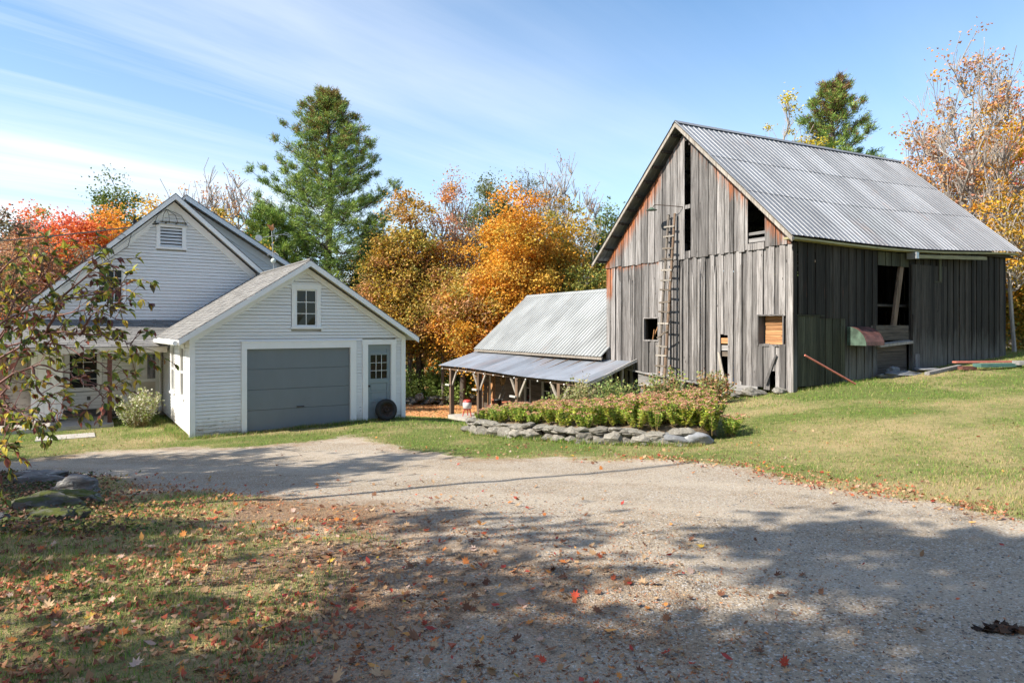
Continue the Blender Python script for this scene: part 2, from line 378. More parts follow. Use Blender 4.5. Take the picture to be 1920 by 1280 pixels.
def rock_mesh(name, mat, sub=2, squash=.5, amp=.18, seed=0, flat_top=False, sharp=True):
    import bmesh
    bm = bmesh.new(); bmesh.ops.create_icosphere(bm, subdivisions=sub, radius=.5)
    rs = np.random.default_rng(seed); off = Vector(rs.uniform(-50, 50, 3))
    from mathutils import noise as N_
    # cut planes make it blocky
    pl = [(Vector(rs.normal(size=3)).normalized(), rs.uniform(.30, .43)) for _ in range(9)]
    for v in bm.verts:
        p = v.co.copy()
        for nn, d in pl:
            e = p.dot(nn) - d
            if e > 0: p -= nn*e*.97
        ly = math.sin(p.z*26+N_.noise(p*2+off)*4)*.018
        p += p.normalized()*(N_.noise(p*3+off)*amp + N_.noise(p*9+off)*amp*.45 + ly)
        v.co = Vector((p.x*1.15, p.y*1.05, p.z*squash*1.15))
    me = bpy.data.meshes.new(name); bm.to_mesh(me); bm.free(); me.materials.append(mat)
    if not sharp: me.polygons.foreach_set('use_smooth', [True]*len(me.polygons))
    return me
# ---------------------------------------------------------------- ground and driveway
DRIVE = np.array([(-13,12.2),(-10.2,12.9),(-9.67,13.64),(-8.99,14.64),(-7.71,15.0),(-5.85,14.56),(-4.63,14.7),(-3.9,15.9),(-3.2,15.4),(-2.07,13.12),(-1.02,11.9),(0.35,11.35),(2.11,11.2),(3.05,10.46),(3.59,9.3),(4.05,8.04),(4.42,7.1),(4.76,6.3),(5.3,5.64),(9,4.5),(12,-6),(-2.0,-6),(-1.2,2.3),(-1.45,3.04),(-1.5,3.66),(-1.75,4.58),(-2.25,5.62),(-3.0,6.84),(-4.08,8.22),(-5.78,9.66),(-7.11,10.4),(-8.83,10.8),(-13,9.5)])
def sdist(px_, py_, poly):
    """signed distance, + inside"""
    x = px_.ravel(); y = py_.ravel(); best = np.full(x.size, 1e9); ins = np.zeros(x.size, bool)
    n = len(poly)
    for i in range(n):
        ax, ay = poly[i]; bx, by = poly[(i+1) % n]
        ex, ey = bx-ax, by-ay; t = np.clip(((x-ax)*ex+(y-ay)*ey)/(ex*ex+ey*ey), 0, 1)
        best = np.minimum(best, np.hypot(x-ax-t*ex, y-ay-t*ey))
        c = ((ay > y) != (by > y)) & (x < (bx-ax)*(y-ay)/((by-ay) if by != ay else 1e-9)+ax); ins ^= c
    return (best*np.where(ins, 1, -1)).reshape(px_.shape)
def vnoise(x, y, s, seed=0):
    """smooth value noise, about 0..1"""
    rs = np.random.default_rng(seed); g = rs.random((256, 256))
    u = x/s+1000.3; v = y/s+1000.7; i = np.floor(u).astype(int); j = np.floor(v).astype(int); fu = u-i; fv = v-j
    fu = fu*fu*(3-2*fu); fv = fv*fv*(3-2*fv); i %= 256; j %= 256; i1 = (i+1) % 256; j1 = (j+1) % 256
    return (g[i, j]*(1-fu)+g[i1, j]*fu)*(1-fv)+(g[i, j1]*(1-fu)+g[i1, j1]*fu)*fv
def fbm(x, y, s, seed=0, o=4):
    t = 0; a = 1; w = 0
    for k in range(o): t = t+a*vnoise(x, y, s/2**k, seed+k); w += a; a *= .55
    return t/w
def gravelness(x, y):
    d = sdist(x, y, DRIVE)
    # soft, worn edge on the near left where lawn thins into gravel
    soft = np.clip((3.5-np.abs(y-5.5))/3.5, 0, 1)*np.clip((2.2-x)/3.0, 0, 1)
    return d+(fbm(x, y, 1.1, 3)-.5)*(1.0+1.9*soft)+(fbm(x, y, .28, 4)-.5)*(.45+.5*soft), soft
def axis_(lo, a, b, hi, step, grow=1.13):
    c = list(np.arange(a, b, step)); s = step; v = c[-1]
    while v < hi: s *= grow; v += s; c.append(v)
    s = step; v = a; l = []
    while v > lo: s *= grow; v -= s; l.append(v)
    return np.array(l[::-1]+c)
gx = axis_(-900, -13, 16, 900, .115); gy = axis_(-60, 1.5, 24, 1400, .115)
GX, GY = np.meshgrid(gx, gy); GZ = H(GX, GY)
GZ = GZ+(fbm(GX, GY, .9, 21)-.5)*.05*np.exp(-np.maximum(0, GY-30)/20)
gd, gsoft = gravelness(GX, GY)
GZ = GZ-np.clip(gd, 0, .3)*.06
nyy, nxx = GX.shape
idx = np.arange(nyy*nxx).reshape(nyy, nxx)
q = np.stack([idx[:-1, :-1], idx[:-1, 1:], idx[1:, 1:], idx[1:, :-1]], -1).reshape(-1, 4)
gdf = gd.ravel(); dq = gdf[q].mean(1)
V = np.stack([GX.ravel(), GY.ravel(), GZ.ravel()], 1)
dry = np.clip(fbm(GX, GY, 1.7, 31)*1.6-.45+gsoft*.35+np.exp(-np.abs(gd)*1.6)*.35, 0, 1).ravel()
duff = (np.exp(-(((GX+.1)/1.9)**2+((GY-4.2)/2.6)**2))*.62+np.exp(-(((GX+2.4)/1.6)**2+((GY-6.6)/1.5)**2))*.9+np.exp(-((gd-.15)/.45)**2)*.55).ravel()
# leaf-strewn back lawn
lf = (np.clip((GY-34)/8, 0, 1)*np.clip((62-GY)/5, 0, 1)*np.clip((2-GX)/3, 0, 1)).ravel()
def ground_mat():
    m = M_('lawn_and_gravel'); v = m.coord('Object')
    d = m.attr('drive'); dr = m.attr('dry'); lfa = m.attr('leafy')
    fine = m.noise(v, 38, 6, .75); mid = m.noise(v, 6, 6, .7); big = m.noise(v, .8, 4)
    g = m.mix(m.ramp(fine, .3, .7), (.225,.175,.12), (.49,.405,.30))
    g = m.mix(m.ramp(mid, .45, .72, 0, .55), g, (.21,.15,.095))
    g = m.mix(m.ramp(m.noise(v, .55, 4), .4, .62, 0, .5), g, (.44,.385,.31))
    vo = m.n('ShaderNodeTexVoronoi'); m.l(v, vo.inputs['Vector']); vo.inputs['Scale'].default_value = 85
    vc = m.xyz(vo.outputs['Color'], 0)
    g = m.mix(m.ramp(vc, .86, .9, 0, .8), g, (.55,.53,.50)); g = m.mix(m.ramp(vc, .12, .09, 0, .7), g, (.10,.09,.085))
    df = m.attr('duff'); dfm = m.ramp(m.math('ADD', m.math('MULTIPLY', df, .55), m.math('MULTIPLY', m.noise(v, 3.2, 8, .8), .8)), .62, .82)
    g = m.mix(m.math('MULTIPLY', dfm, .85), g, m.mix(m.ramp(m.noise(v, 55, 4), .35, .65), (.13,.075,.04), (.36,.22,.12)))
    wv_ = m.n('ShaderNodeTexWave', wave_type='BANDS', bands_direction='Y'); m.l(m.coord('Object', rot=(0,0,.35)), wv_.inputs['Vector']); wv_.inputs['Scale'].default_value = .16; wv_.inputs['Distortion'].default_value = 3.5; wv_.inputs['Detail'].default_value = 3; wv_.inputs['Detail Scale'].default_value = .6
    g = m.mix(m.ramp(wv_.outputs['Fac'], .62, .95, 0, .30), g, (.52,.45,.36))
    soil = m.mix(fine, (.045,.038,.02), (.14,.115,.065))
    gr = m.mix(m.ramp(mid, .35, .65), (.10,.15,.025), (.19,.24,.05))
    st = m.mix(fine, (.20,.155,.07), (.46,.37,.19))
    lawn = m.mix(m.ramp(fine, .32, .6), soil, gr)
    lawn = m.mix(m.ramp(m.math('ADD', dr, m.math('MULTIPLY', m.math('SUBTRACT', mid, .5), .9)), .25, .8), lawn, st)
    lv = m.mix(m.ramp(m.noise(v, 7, 5, .8), .45, .6), (.42,.19,.07), (.30,.12,.05))
    lawn = m.mix(m.math('MULTIPLY', lfa, m.ramp(m.noise(v, 2.2, 5, .7), .38, .6)), lawn, lv)
    f = m.ramp(m.math('ADD', d, m.math('MULTIPLY', m.math('SUBTRACT', m.noise(v, 7, 8, .85), .5), 1.6)), -.10, .10)
    c = m.mix(f, lawn, g)
    m.set(Base_Color=c, Roughness=.95, Specular_IOR_Level=.15)
    m.bump(m.math('ADD', m.math('MULTIPLY', fine, .6), m.math('MULTIPLY', m.ramp(vo.outputs['Distance'], 0, .6, 1, 0), .5)), .9, .02)
    return m.m
MAT['ground'] = ground_mat()
def sub(name, mask):
    f = q[mask]; u, inv = np.unique(f, return_inverse=True)
    me = np_mesh(name, V[u], inv.reshape(f.shape), MAT['ground'], smooth=True, attrs={'duff': duff[u], 'drive': gdf[u], 'dry': dry[u], 'leafy': lf[u]})
    o = link(name, me); o['kind'] = 'structure'; return o
sub('lawn', dq <= 0); sub('driveway', dq > 0)
# ---------------------------------------------------------------- clapboards, windows, shingles
def clap(parent, P, D, Nn, s0, s1, t0, t1, z, h, mat, proud=.024):
    """one lapped board on the wall through P (x,y) along D with outward normal Nn; s = bottom extents, t = top extents"""
    if s1-s0 < .04 and t1-t0 < .04: return
    def pt(s, o, zz): return (P[0]+D[0]*s+Nn[0]*o, P[1]+D[1]*s+Nn[1]*o, zz)
    j = random.uniform(.008, .013); k = random.uniform(0, .003)
    m = MB(); m.quad8([pt(s0, proud+k, z+j), pt(s1, proud+k, z+j), pt(s1, 0, z+j), pt(s0, 0, z+j), pt(t0, .004, z+h), pt(t1, .004, z+h), pt(t1, 0, z+h), pt(t0, 0, z+h)])
    return m.build('clapboard', mat, parent)
def clad(parent, P, D, Nn, z0, z1, h, lo, hi, holes, mat):
    """courses from z0 to z1; lo(z), hi(z) wall extents; holes = (a, b, za, zb)"""
    z = z0
    while z < z1-.01:
        hh = min(h, z1-z); a, b = lo(z), hi(z); at, bt = lo(z+hh), hi(z+hh); zm = z+hh/2
        cuts = sorted((c[0], c[1]) for c in holes if c[2] < zm < c[3] and c[0] < b and c[1] > a)
        cur, curt = a, at
        for c0, c1 in cuts:
            if c0 > cur: clap(parent, P, D, Nn, cur, c0, max(curt, at), max(c0, curt), z, hh, mat)
            cur = curt = max(c1, cur)
        if b > cur: clap(parent, P, D, Nn, cur, b, min(curt, bt), max(bt, min(curt, bt)), z, hh, mat)
        z += hh
def Bx(P, D, Nn, s0, s1, o0, o1, z0, z1, m=None):
    m = m or MB()
    def pt(s, o, zz): return (P[0]+D[0]*s+Nn[0]*o, P[1]+D[1]*s+Nn[1]*o, zz)
    return m.quad8([pt(s0,o1,z0), pt(s1,o1,z0), pt(s1,o0,z0), pt(s0,o0,z0), pt(s0,o1,z1), pt(s1,o1,z1), pt(s1,o0,z1), pt(s0,o0,z1)])
def window(parent, P, D, Nn, s0, s1, z0, z1, cols, rows, cw=.1, mat='trim', sash_mat='trim', meet=True, sill=True, name='window', glass='glass'):
    m = MB()
    for a, b, c, d in ((s0-cw, s0, z0-.0, z1), (s1, s1+cw, z0-.0, z1), (s0-cw-.01, s1+cw+.01, z1, z1+cw*1.15)):
        Bx(P, D, Nn, a, b, -.04, .034, c, d, m)
    w_ = m.build(name, MAT[mat], parent)
    if sill: Bx(P, D, Nn, s0-cw-.03, s1+cw+.03, -.03, .065, z0-.055, z0, ).build('sill', MAT[mat], w_)
    bw = .035; m = MB()
    for a, b, c, d in ((s0, s0+bw, z0, z1), (s1-bw, s1, z0, z1), (s0+bw, s1-bw, z0, z0+bw*1.4), (s0+bw, s1-bw, z1-bw, z1)):
        Bx(P, D, Nn, a, b, -.03, .002, c, d, m)
    if meet: Bx(P, D, Nn, s0+bw, s1-bw, -.028, .012, (z0+z1)/2-.02, (z0+z1)/2+.02, m)
    m.build('sash', MAT[sash_mat], w_)
    m = MB(); a0, a1, c0, c1 = s0+bw, s1-bw, z0+bw*1.4, z1-bw; mt = .009
    for i in range(1, cols):
        x = a0+(a1-a0)*i/cols; Bx(P, D, Nn, x-mt, x+mt, -.022, -.004, c0, c1, m)
    for j in range(1, rows):
        if meet and j*2 == rows: continue
        z = c0+(c1-c0)*j/rows; Bx(P, D, Nn, a0, a1, -.021, -.003, z-mt, z+mt, m)
    if m.v: m.build('muntin', MAT[sash_mat], w_)
    for i in range(cols):
        for j in range(rows):
            xa = a0+(a1-a0)*i/cols; xb = a0+(a1-a0)*(i+1)/cols; za = c0+(c1-c0)*j/rows; zb = c0+(c1-c0)*(j+1)/rows
            t = random.uniform(-.002, .002)
            m = MB(); m.quad8([(P[0]+D[0]*s+Nn[0]*o, P[1]+D[1]*s+Nn[1]*o, z) for s, o, z in
                ((xa,-.015+t,za),(xb,-.015-t,za),(xb,-.02,za),(xa,-.02,za),(xa,-.015-t,zb),(xb,-.015+t,zb),(xb,-.02,zb),(xa,-.02,zb))])
            m.build('pane', MAT[glass], w_)
    return w_
def shingles(parent, A, U, Vv, ulen, vlen, nrm, lo=None, hi=None, ex=.14, tab=.30, name='shingles'):
    A, U, Vv, nrm = map(Vector, (A, U, Vv, nrm)); m = MB(); nv = int(vlen/ex)+1
    for j in range(nv):
        v0 = j*ex; v1 = min(v0+ex*1.25, vlen)
        if v0 >= vlen: break
        ua = lo(v0) if lo else 0; ub = hi(v0) if hi else ulen
        u = ua-random.uniform(0, tab)
        while u < ub:
            a = max(u, ua); b = min(u+tab*random.uniform(.75, 1.2), ub); u = b if b > ua else u+tab
            if b-a < .02: continue
            l = random.uniform(.012, .022); d = random.uniform(-.006, .006); g = .004
            p = lambda uu, vv, o: A+U*uu+Vv*vv+nrm*o
            m.quad8([p(a+g,v0+d,0), p(b-g,v0+d,0), p(b-g,v0+d,l), p(a+g,v0+d,l), p(a+g,v1,0), p(b-g,v1,0), p(b-g,v1,.006), p(a+g,v1,.006)], random.uniform(.05, 1))
    o = m.build(name, MAT['shingle'], parent); o['kind'] = 'stuff'; return o
X_, mX = (1, 0), (-1, 0); Y_, mY = (0, 1), (0, -1)

# ---------------------------------------------------------------- garage
gar = empty('garage', (-7.896, 16.574, -2.70), R(33.1), 'white clapboard garage with grey overhead door and gable end', 'garage')
AP, SL = 4.30, .655; GW = 5.72
glo = lambda z: max(.13, (z-2.42)/SL) if z > 2.42 else .13
ghi = lambda z: min(GW-.13, GW-(z-2.42)/SL) if z > 2.42 else GW-.13
core = MB()
core.poly([(.14,.14,-.3),(GW-.03,.14,-.3),(GW-.03,.14,2.36),(GW/2,.14,4.24),(.14,.14,2.36),(.14,8.2,-.3),(GW-.03,8.2,-.3),(GW-.03,8.2,2.36),(GW/2,8.2,4.24),(.14,8.2,2.36)],
          [(0,1,2,3,4),(9,8,7,6,5),(0,4,9,5),(1,6,7,2)])
# the front face carries the doors set in front of it
core.build('wall', MAT['white'], gar)
clad(gar, (0, .03), X_, mY, .0, 4.26, .089, glo, ghi, [(1.21, 4.24, -.5, 2.33), (4.43, 5.42, -.5, 2.36), (2.46, 3.26, 2.62, 3.84)], MAT['white'])
clad(gar, (.03, 0), Y_, mX, .05, 2.40, .089, lambda z: .13, lambda z: 5.9, [(.95, 1.86, .78, 2.3), (2.83, 3.72, .78, 2.3)], MAT['white'])
for a in (0, GW-.13): MB().box(a, a+.13, -.022, .10, -.10, 2.44 if a == 0 else 2.44).build('corner_board', MAT['trim'], gar)
# rake boards
for s in (0, 1):
    m = MB(); f = (lambda x: x) if s == 0 else (lambda x: GW-x)
    pts = [(f(0), 2.44), (f(GW/2), 2.44+GW/2*SL)]
    a, b = pts
    m.poly([(a[0],-.024,a[1]-.16),(b[0],-.024,b[1]-.16),(b[0],-.024,b[1]),(a[0],-.024,a[1]),(a[0],.02,a[1]-.16),(b[0],.02,b[1]-.16),(b[0],.02,b[1]),(a[0],.02,a[1])],
           [(0,1,2,3),(4,7,6,5),(0,4,5,1),(3,2,6,7)] if s == 0 else [(3,2,1,0),(5,6,7,4),(1,5,4,0),(7,6,2,3)])
    m.build('rake_board', MAT['trim'], gar)
# overhead door frame and sections
m = MB(); m.box(1.21,1.34,-.02,.06,-.02,2.15).box(4.07,4.24,-.02,.06,-.02,2.15).box(1.21,4.24,-.022,.06,2.15,2.33).box(1.19,4.26,-.04,.06,2.33,2.35)
m.build('door_surround', MAT['trim'], gar)
gd_ = MB().box(1.34,4.07,.10,.13,.02,2.15).build('garage_door', MAT['doorgrey'], gar)
for i in range(4):
    z0 = .04+i*.527
    mm = MB(); mm.box(1.345,4.065,.055,.10,z0+.004,z0+.522)
    mm.build('door_section', MAT['doorgrey'], gd_)
MB().tube([(2.62,.05,.60),(2.62,.02,.60),(2.80,.015,.60),(2.80,.05,.60)], .012, 6).build('handle', MAT['rust'], gd_)
MB().box(2.56,2.80,.045,.055,.045,.075).build('lower_handle', MAT['rust'], gd_)
MB().box(1.30,4.10,-.01,.14,-.12,.03).build('sill', MAT['cdark'], gar)
# entry door with nine panes
m = MB(); m.box(4.43,4.58,-.02,.06,-.02,2.22).box(5.28,5.42,-.02,.06,-.02,2.22).box(4.41,5.44,-.024,.06,2.22,2.36); m.build('door_surround', MAT['trim'], gar)
ed = MB().box(4.58,5.28,.075,.10,.13,2.22).build('entry_door', MAT['doorpale'], gar)
m = MB()
for a,b,c,d in ((4.58,4.68,.13,2.22),(5.18,5.28,.13,2.22),(4.68,5.18,2.10,2.22),(4.68,5.18,1.93,1.99),(4.68,5.18,1.13,1.25),(4.68,5.18,.86,.90),(4.68,5.18,.60,.64),(4.68,5.18,.13,.34)):
    m.box(a,b,.052,.075,c,d)
m.build('stile', MAT['doorpale'], ed)
for k in range(3):
    m = MB(); zc = (.385,.665,.925)[k]; m.box(4.70,5.16,.063,.075,zc,zc+.18); m.build('door_panel', MAT['doorpale'], ed)
for i in range(3):
    for j in range(3):
        xa = 4.685+i*.165; za = 1.255+j*.224; MB().quad8([(xa,.066,za),(xa+.155,.068,za),(xa+.155,.072,za),(xa,.072,za),(xa,.068,za+.215),(xa+.155,.066,za+.215),(xa+.155,.072,za+.215),(xa,.072,za+.215)]).build('pane', MAT['glass'], ed)
m = MB()
for x in (4.842,5.007): m.box(x,x+.01,.056,.074,1.25,1.93)
for z in (1.472,1.696): m.box(4.68,5.18,.057,.0735,z,z+.01)
m.build('muntin', MAT['trim'], ed)
sphere((4.63,.025,1.05),.03,8).build('doorknob', MAT['black'], ed, smooth=True)
MB().box(4.40,5.50,-.14,.08,.05,.09).build('step_board', MAT['post'], gar)
window(gar, (0,.03), X_, mY, 2.58, 3.14, 2.72, 3.72, 2, 3, .11, meet=False)
for a in (1.07, 2.95): window(gar, (.03,0), Y_, mX, a, a+.67, .87, 2.18, 1, 2, .1)
# roof: decking slabs with white barge, shingle courses on top
RX, RZ = 2.88, 4.47
def slope_slab(parent, xe, ze, xr, zr, y0, y1, th=.09, mat='trim', name='roof'):
    m = MB(); m.quad8([(xe,y0,ze-th),(xr,y0,zr-th),(xr,y1,zr-th),(xe,y1,ze-th),(xe,y0,ze),(xr,y0,zr),(xr,y1,zr),(xe,y1,ze)]); return m.build(name, MAT[mat], parent)
for s in (0, 1):
    xe = -.27 if s == 0 else 6.0; rf = slope_slab(gar, xe, 2.42, RX, RZ, -.30, 5.88 if s == 0 else 8.4)
    dxx = (RX-xe); ln = math.hypot(dxx, RZ-2.42); vv = (dxx/ln, 0, (RZ-2.42)/ln); nr = (-(RZ-2.42)/ln*(1 if s == 0 else -1), 0, abs(dxx)/ln)
    shingles(rf, (xe-.02*(1 if s == 0 else -1), -.33, 2.42-.01), (0,1,0), vv, 6.2 if s == 0 else 8.7, ln, nr)
    # barge board
    m = MB(); b = .15
    m.quad8([(xe,-.335,2.42-b),(RX,-.335,RZ-b),(RX,-.302,RZ-b),(xe,-.302,2.42-b),(xe,-.335,2.41),(RX,-.335,RZ-.01),(RX,-.302,RZ-.01),(xe,-.302,2.41)] if s == 0 else
            [(RX,-.335,RZ-b),(xe,-.335,2.42-b),(xe,-.302,2.42-b),(RX,-.302,RZ-b),(RX,-.335,RZ-.01),(xe,-.335,2.41),(xe,-.302,2.41),(RX,-.302,RZ-.01)])
    m.build('barge_board', MAT['trim'], gar)
MB().tube([(RX,-.33,RZ+.02),(RX,2.6,RZ+.012),(RX,5.9,RZ+.02)], .045, 6).build('ridge_cap', MAT['shingle'], gar)
g_ = MB().tube([(-.34,-.28,2.33),(-.34,5.8,2.30)], .06, 8).build('gutter', MAT['trim'], gar)
MB().tube([(-.34,5.55,2.28),(-.34,5.55,2.18),(-.10,5.62,2.02),(-.07,5.62,.1)], .035, 8).build('downspout', MAT['trim'], g_)

wv = empty('weathervane', (0,0,0), 0, 'tall weathervane with copper bird and white arrow on garage ridge', 'weathervane')
wv.location = gar.matrix_basis @ Vector((RX, 3.55, 0)) if False else (-7.896+RX*math.cos(R(33.1))-3.55*math.sin(R(33.1)), 16.574+RX*math.sin(R(33.1))+3.55*math.cos(R(33.1)), -2.70+4.42)
wv.rotation_euler = (0, R(-3), R(33.1))
MB().tube([(0,0,-.02),(0,0,1.28)], .011, 6).build('rod', MAT['zinc'], wv)
sphere((0,0,.36),.078,12).build('globe', MAT['milk'], wv, smooth=True); sphere((0,0,.86),.034,8).build('small_ball', MAT['zinc'], wv, smooth=True)
MB().tube([(-.32,0,1.07),(.36,.06,1.20)], .009, 5).build('arrow_shaft', MAT['zinc'], wv)
m = MB(); m.lathe([(.001,-.006),(.10,-.006),(.10,.006),(.001,.006)], k=14); m.build('arrow_tail', MAT['whiteplastic'], wv, (-.40,0,1.06), (R(90),0,0))
m = MB(); 
for a,b in (((.36,1.20),(.45,1.25)),((.45,1.25),(.54,1.22)),((.54,1.22),(.45,1.17)),((.45,1.17),(.36,1.20))): m.bar((a[0],.06,a[1]),(b[0],.06,b[1]),.012)
m.build('arrow_point', MAT['whiteplastic'], wv)
for k in range(4):
    th = k*math.pi/2+.5; pts = [(math.cos(th)*r_, math.sin(th)*r_, .56+.05*math.sin(r_*18)) for r_ in (.0,.08,.16,.24)]
    MB().tube(pts, .007, 4).build('direction_scroll', MAT['zinc'], wv)
m = MB(); m.poly([(0,-.012,1.28),(.09,0,1.36),(.07,.03,1.52),(0,.012,1.46),(-.16,0,1.50),(-.05,.015,1.34),(0,.03,1.30),(.02,-.03,1.40)],
    [(0,1,7),(7,1,2),(7,2,3),(7,3,4),(7,4,0),(0,5,4),(5,6,1,3),(5,3,4),(6,0,1)]); m.build('copper_bird', MAT['copper'], wv)
for k in range(5): pass

# ---------------------------------------------------------------- farmhouse
hs = empty('farmhouse', (-7.896, 16.574, -2.70), R(33.1), 'white farmhouse with louvred gable and shingled front porch roof', 'house')
HX, HZ = .35, 6.72; SLl, SLr = .93, .875; WY = 5.9
hlo = lambda z: max(-4.0, HX-(HZ-z)/SLl); hhi = lambda z: min(3.6, HX+(HZ-z)/SLr)
m = MB(); m.poly([(-4.0,WY+.12,-.2),(3.55,WY+.12,-.2),(3.55,WY+.12,3.9),(HX,WY+.12,HZ),(-4.0,WY+.12,2.65),(-4.0,12,-.2),(3.55,12,-.2),(3.55,12,3.9),(HX,12,HZ),(-4.0,12,2.65)],
    [(0,1,2,3,4),(9,8,7,6,5),(0,4,9,5),(1,6,7,2)]); m.build('wall', MAT['white_high'], hs)
clad(hs, (0,WY+.02), X_, mY, 2.93, HZ-.05, .105, hlo, hhi, [(-1.84,-.98,3.36,4.62), (-.16,.70,5.17,6.03)], MAT['white_high'])
window(hs, (0,WY+.02), X_, mY, -1.74, -1.08, 3.44, 4.50, 3, 4, .09, mat='trim')
# louvred vent
P, D, Nn = (0,WY+.02), X_, mY; m = MB()
for a,b,c,d in ((-.16,-.05,5.27,5.90),(.58,.70,5.27,5.90),(-.17,.71,5.90,6.02),(-.19,.73,5.20,5.27)): Bx(P,D,Nn,a,b,-.04,.04,c,d,m)
vt = m.build('vent', MAT['trim'], hs)
for k in range(6):
    z = 5.28+k*.104; MB().quad8([(-.05,WY+.01,z-.0),(.58,WY+.01,z),(.58,WY+.03,z+.004),(-.05,WY+.03,z+.004),(-.05,WY+.07,z+.075),(.58,WY+.07,z+.075),(.58,WY+.085,z+.079),(-.05,WY+.085,z+.079)]).build('louvre_slat', MAT['trim'], vt)
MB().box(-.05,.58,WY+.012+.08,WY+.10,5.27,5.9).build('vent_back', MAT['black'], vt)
# front gable roof
for s in (0,1):
    sl_ = SLl if s == 0 else SLr; sg = -1 if s == 0 else 1; xe = -4.35 if s == 0 else 3.9
    ze = HZ+.20-abs(xe-HX)*sl_; zr = HZ+.20; y0, y1 = WY-.36, (12.2 if s == 0 else 7.9)
    rf = slope_slab(hs, xe, ze, HX, zr, y0, y1, .10)
    m = MB(); m.quad8([(xe,y0-.02,ze+.002),(HX,y0-.02,zr+.002),(HX,y1,zr+.002),(xe,y1,ze+.002),(xe,y0-.02,ze+.03),(HX,y0-.02,zr+.03),(HX,y1,zr+.03),(xe,y1,ze+.03)]); m.build('roof_covering', MAT['shingle'], rf)
    b = .17; p = [(xe,y0-.035,ze-b),(HX,y0-.035,zr-b),(HX,y0-.002,zr-b),(xe,y0-.002,ze-b),(xe,y0-.035,ze-.01),(HX,y0-.035,zr-.01),(HX,y0-.002,zr-.01),(xe,y0-.002,ze-.01)]
    if s: p = [p[1],p[0],p[3],p[2],p[5],p[4],p[7],p[6]]
    MB().quad8(p).build('barge_board', MAT['trim'], hs)
    # frieze under the soffit
    zz0 = HZ-.02; p = [(xe*.93,WY-.02,zz0-abs(xe*.93-HX)*sl_-.25),(HX,WY-.02,zz0-.25),(HX,WY+.03,zz0-.25),(xe*.93,WY+.03,zz0-abs(xe*.93-HX)*sl_-.25),(xe*.93,WY-.02,zz0-abs(xe*.93-HX)*sl_+.02),(HX,WY-.02,zz0+.02),(HX,WY+.03,zz0+.02),(xe*.93,WY+.03,zz0-abs(xe*.93-HX)*sl_+.02)]
    if s: p = [p[1],p[0],p[3],p[2],p[5],p[4],p[7],p[6]]
    MB().quad8(p).build('frieze_board', MAT['trim'], hs)
# wider rear gable
BX0, BZ0, BS = .88, 7.05, .62; BY = 7.75
m = MB(); m.poly([(.4,BY,3.0),(6.3,BY,3.0),(6.3,BY,BZ0-(6.3-BX0)*BS),(BX0,BY,BZ0),(.4,BY,6.8),(.4,12,3.0),(6.3,12,3.0),(6.3,12,BZ0-(6.3-BX0)*BS),(BX0,12,BZ0),(.4,12,6.8)],
    [(0,1,2,3,4),(9,8,7,6,5),(1,6,7,2)]); m.build('rear_wall', MAT['white_high'], hs)
clad(hs, (0,BY), X_, mY, 4.2, BZ0-.1, .105, lambda z: .5, lambda z: min(6.2, BX0+(BZ0-z)/BS), [], MAT['white_high'])
for s in (0,1):
    sg = -1 if s == 0 else 1; xe = BX0+sg*(5.6 if s else 4.5); zr = BZ0+.18; ze = zr-abs(xe-BX0)*(BS if s else .98); y0 = BY-.42
    rf = slope_slab(hs, xe, ze, BX0, zr, y0, 12.3, .10, name='rear_roof')
    m = MB(); m.quad8([(xe,y0-.02,ze+.002),(BX0,y0-.02,zr+.002),(BX0,12.3,zr+.002),(xe,12.3,ze+.002),(xe,y0-.02,ze+.03),(BX0,y0-.02,zr+.03),(BX0,12.3,zr+.03),(xe,12.3,ze+.03)]); m.build('roof_covering', MAT['shingle'], rf)
    if s:
        b = .17; p = [(xe,y0-.035,ze-b),(BX0,y0-.035,zr-b),(BX0,y0-.002,zr-b),(xe,y0-.002,ze-b),(xe,y0-.035,ze-.01),(BX0,y0-.035,zr-.01),(BX0,y0-.002,zr-.01),(xe,y0-.002,ze-.01)]
        p = [p[1],p[0],p[3],p[2],p[5],p[4],p[7],p[6]]; MB().quad8(p).build('barge_board', MAT['trim'], hs)
        z0_ = BZ0-.02; p = [(BX0,BY-.04,z0_-.26),(6.2,BY-.04,z0_-(6.2-BX0)*BS-.26),(6.2,BY,z0_-(6.2-BX0)*BS-.26),(BX0,BY,z0_-.26),(BX0,BY-.04,z0_),(6.2,BY-.04,z0_-(6.2-BX0)*BS),(6.2,BY,z0_-(6.2-BX0)*BS),(BX0,BY,z0_)]
        MB().quad8(p).build('frieze_board', MAT['trim'], hs)
MB().box(-.62,-.50,8.6,8.72,5.6,6.45).build('roof_vent', MAT['black'], hs)
# porch
pr = MB().quad8([(-5.3,3.98,2.10),(-.04,3.98,2.10),(.5,WY+.02,2.86),(-3.45,WY+.02,2.86),(-5.3,3.98,2.15),(-.04,3.98,2.15),(.5,WY+.02,2.92),(-3.45,WY+.02,2.92)]).build('porch_roof', MAT['trim'], hs)
vl = math.hypot(1.94,.77); shingles(pr, (-5.35,3.95,2.155), (1,0,0), (0,1.94/vl,.77/vl), 5.9, vl, (0,-.77/vl,1.94/vl), lo=lambda v: v*.93, hi=lambda v: 5.32+v*.33)
m = MB(); m.poly([(-5.3,3.98,2.16),(-3.45,WY+.02,2.93),(-3.45,9,2.93),(-5.3,9,2.16)], [(0,1,2,3)]); m.build('porch_roof_side', MAT['shingle'], pr)
MB().box(-5.3,-.06,3.96,4.04,1.98,2.14).build('fascia', MAT['cream'], pr)
MB().box(-5.3,-.06,4.04,WY,2.03,2.07).build('porch_ceiling', MAT['cream'], pr)
MB().box(-1.56,-1.45,4.05,4.16,-.12,2.03).build('porch_post', MAT['redwood'], hs)
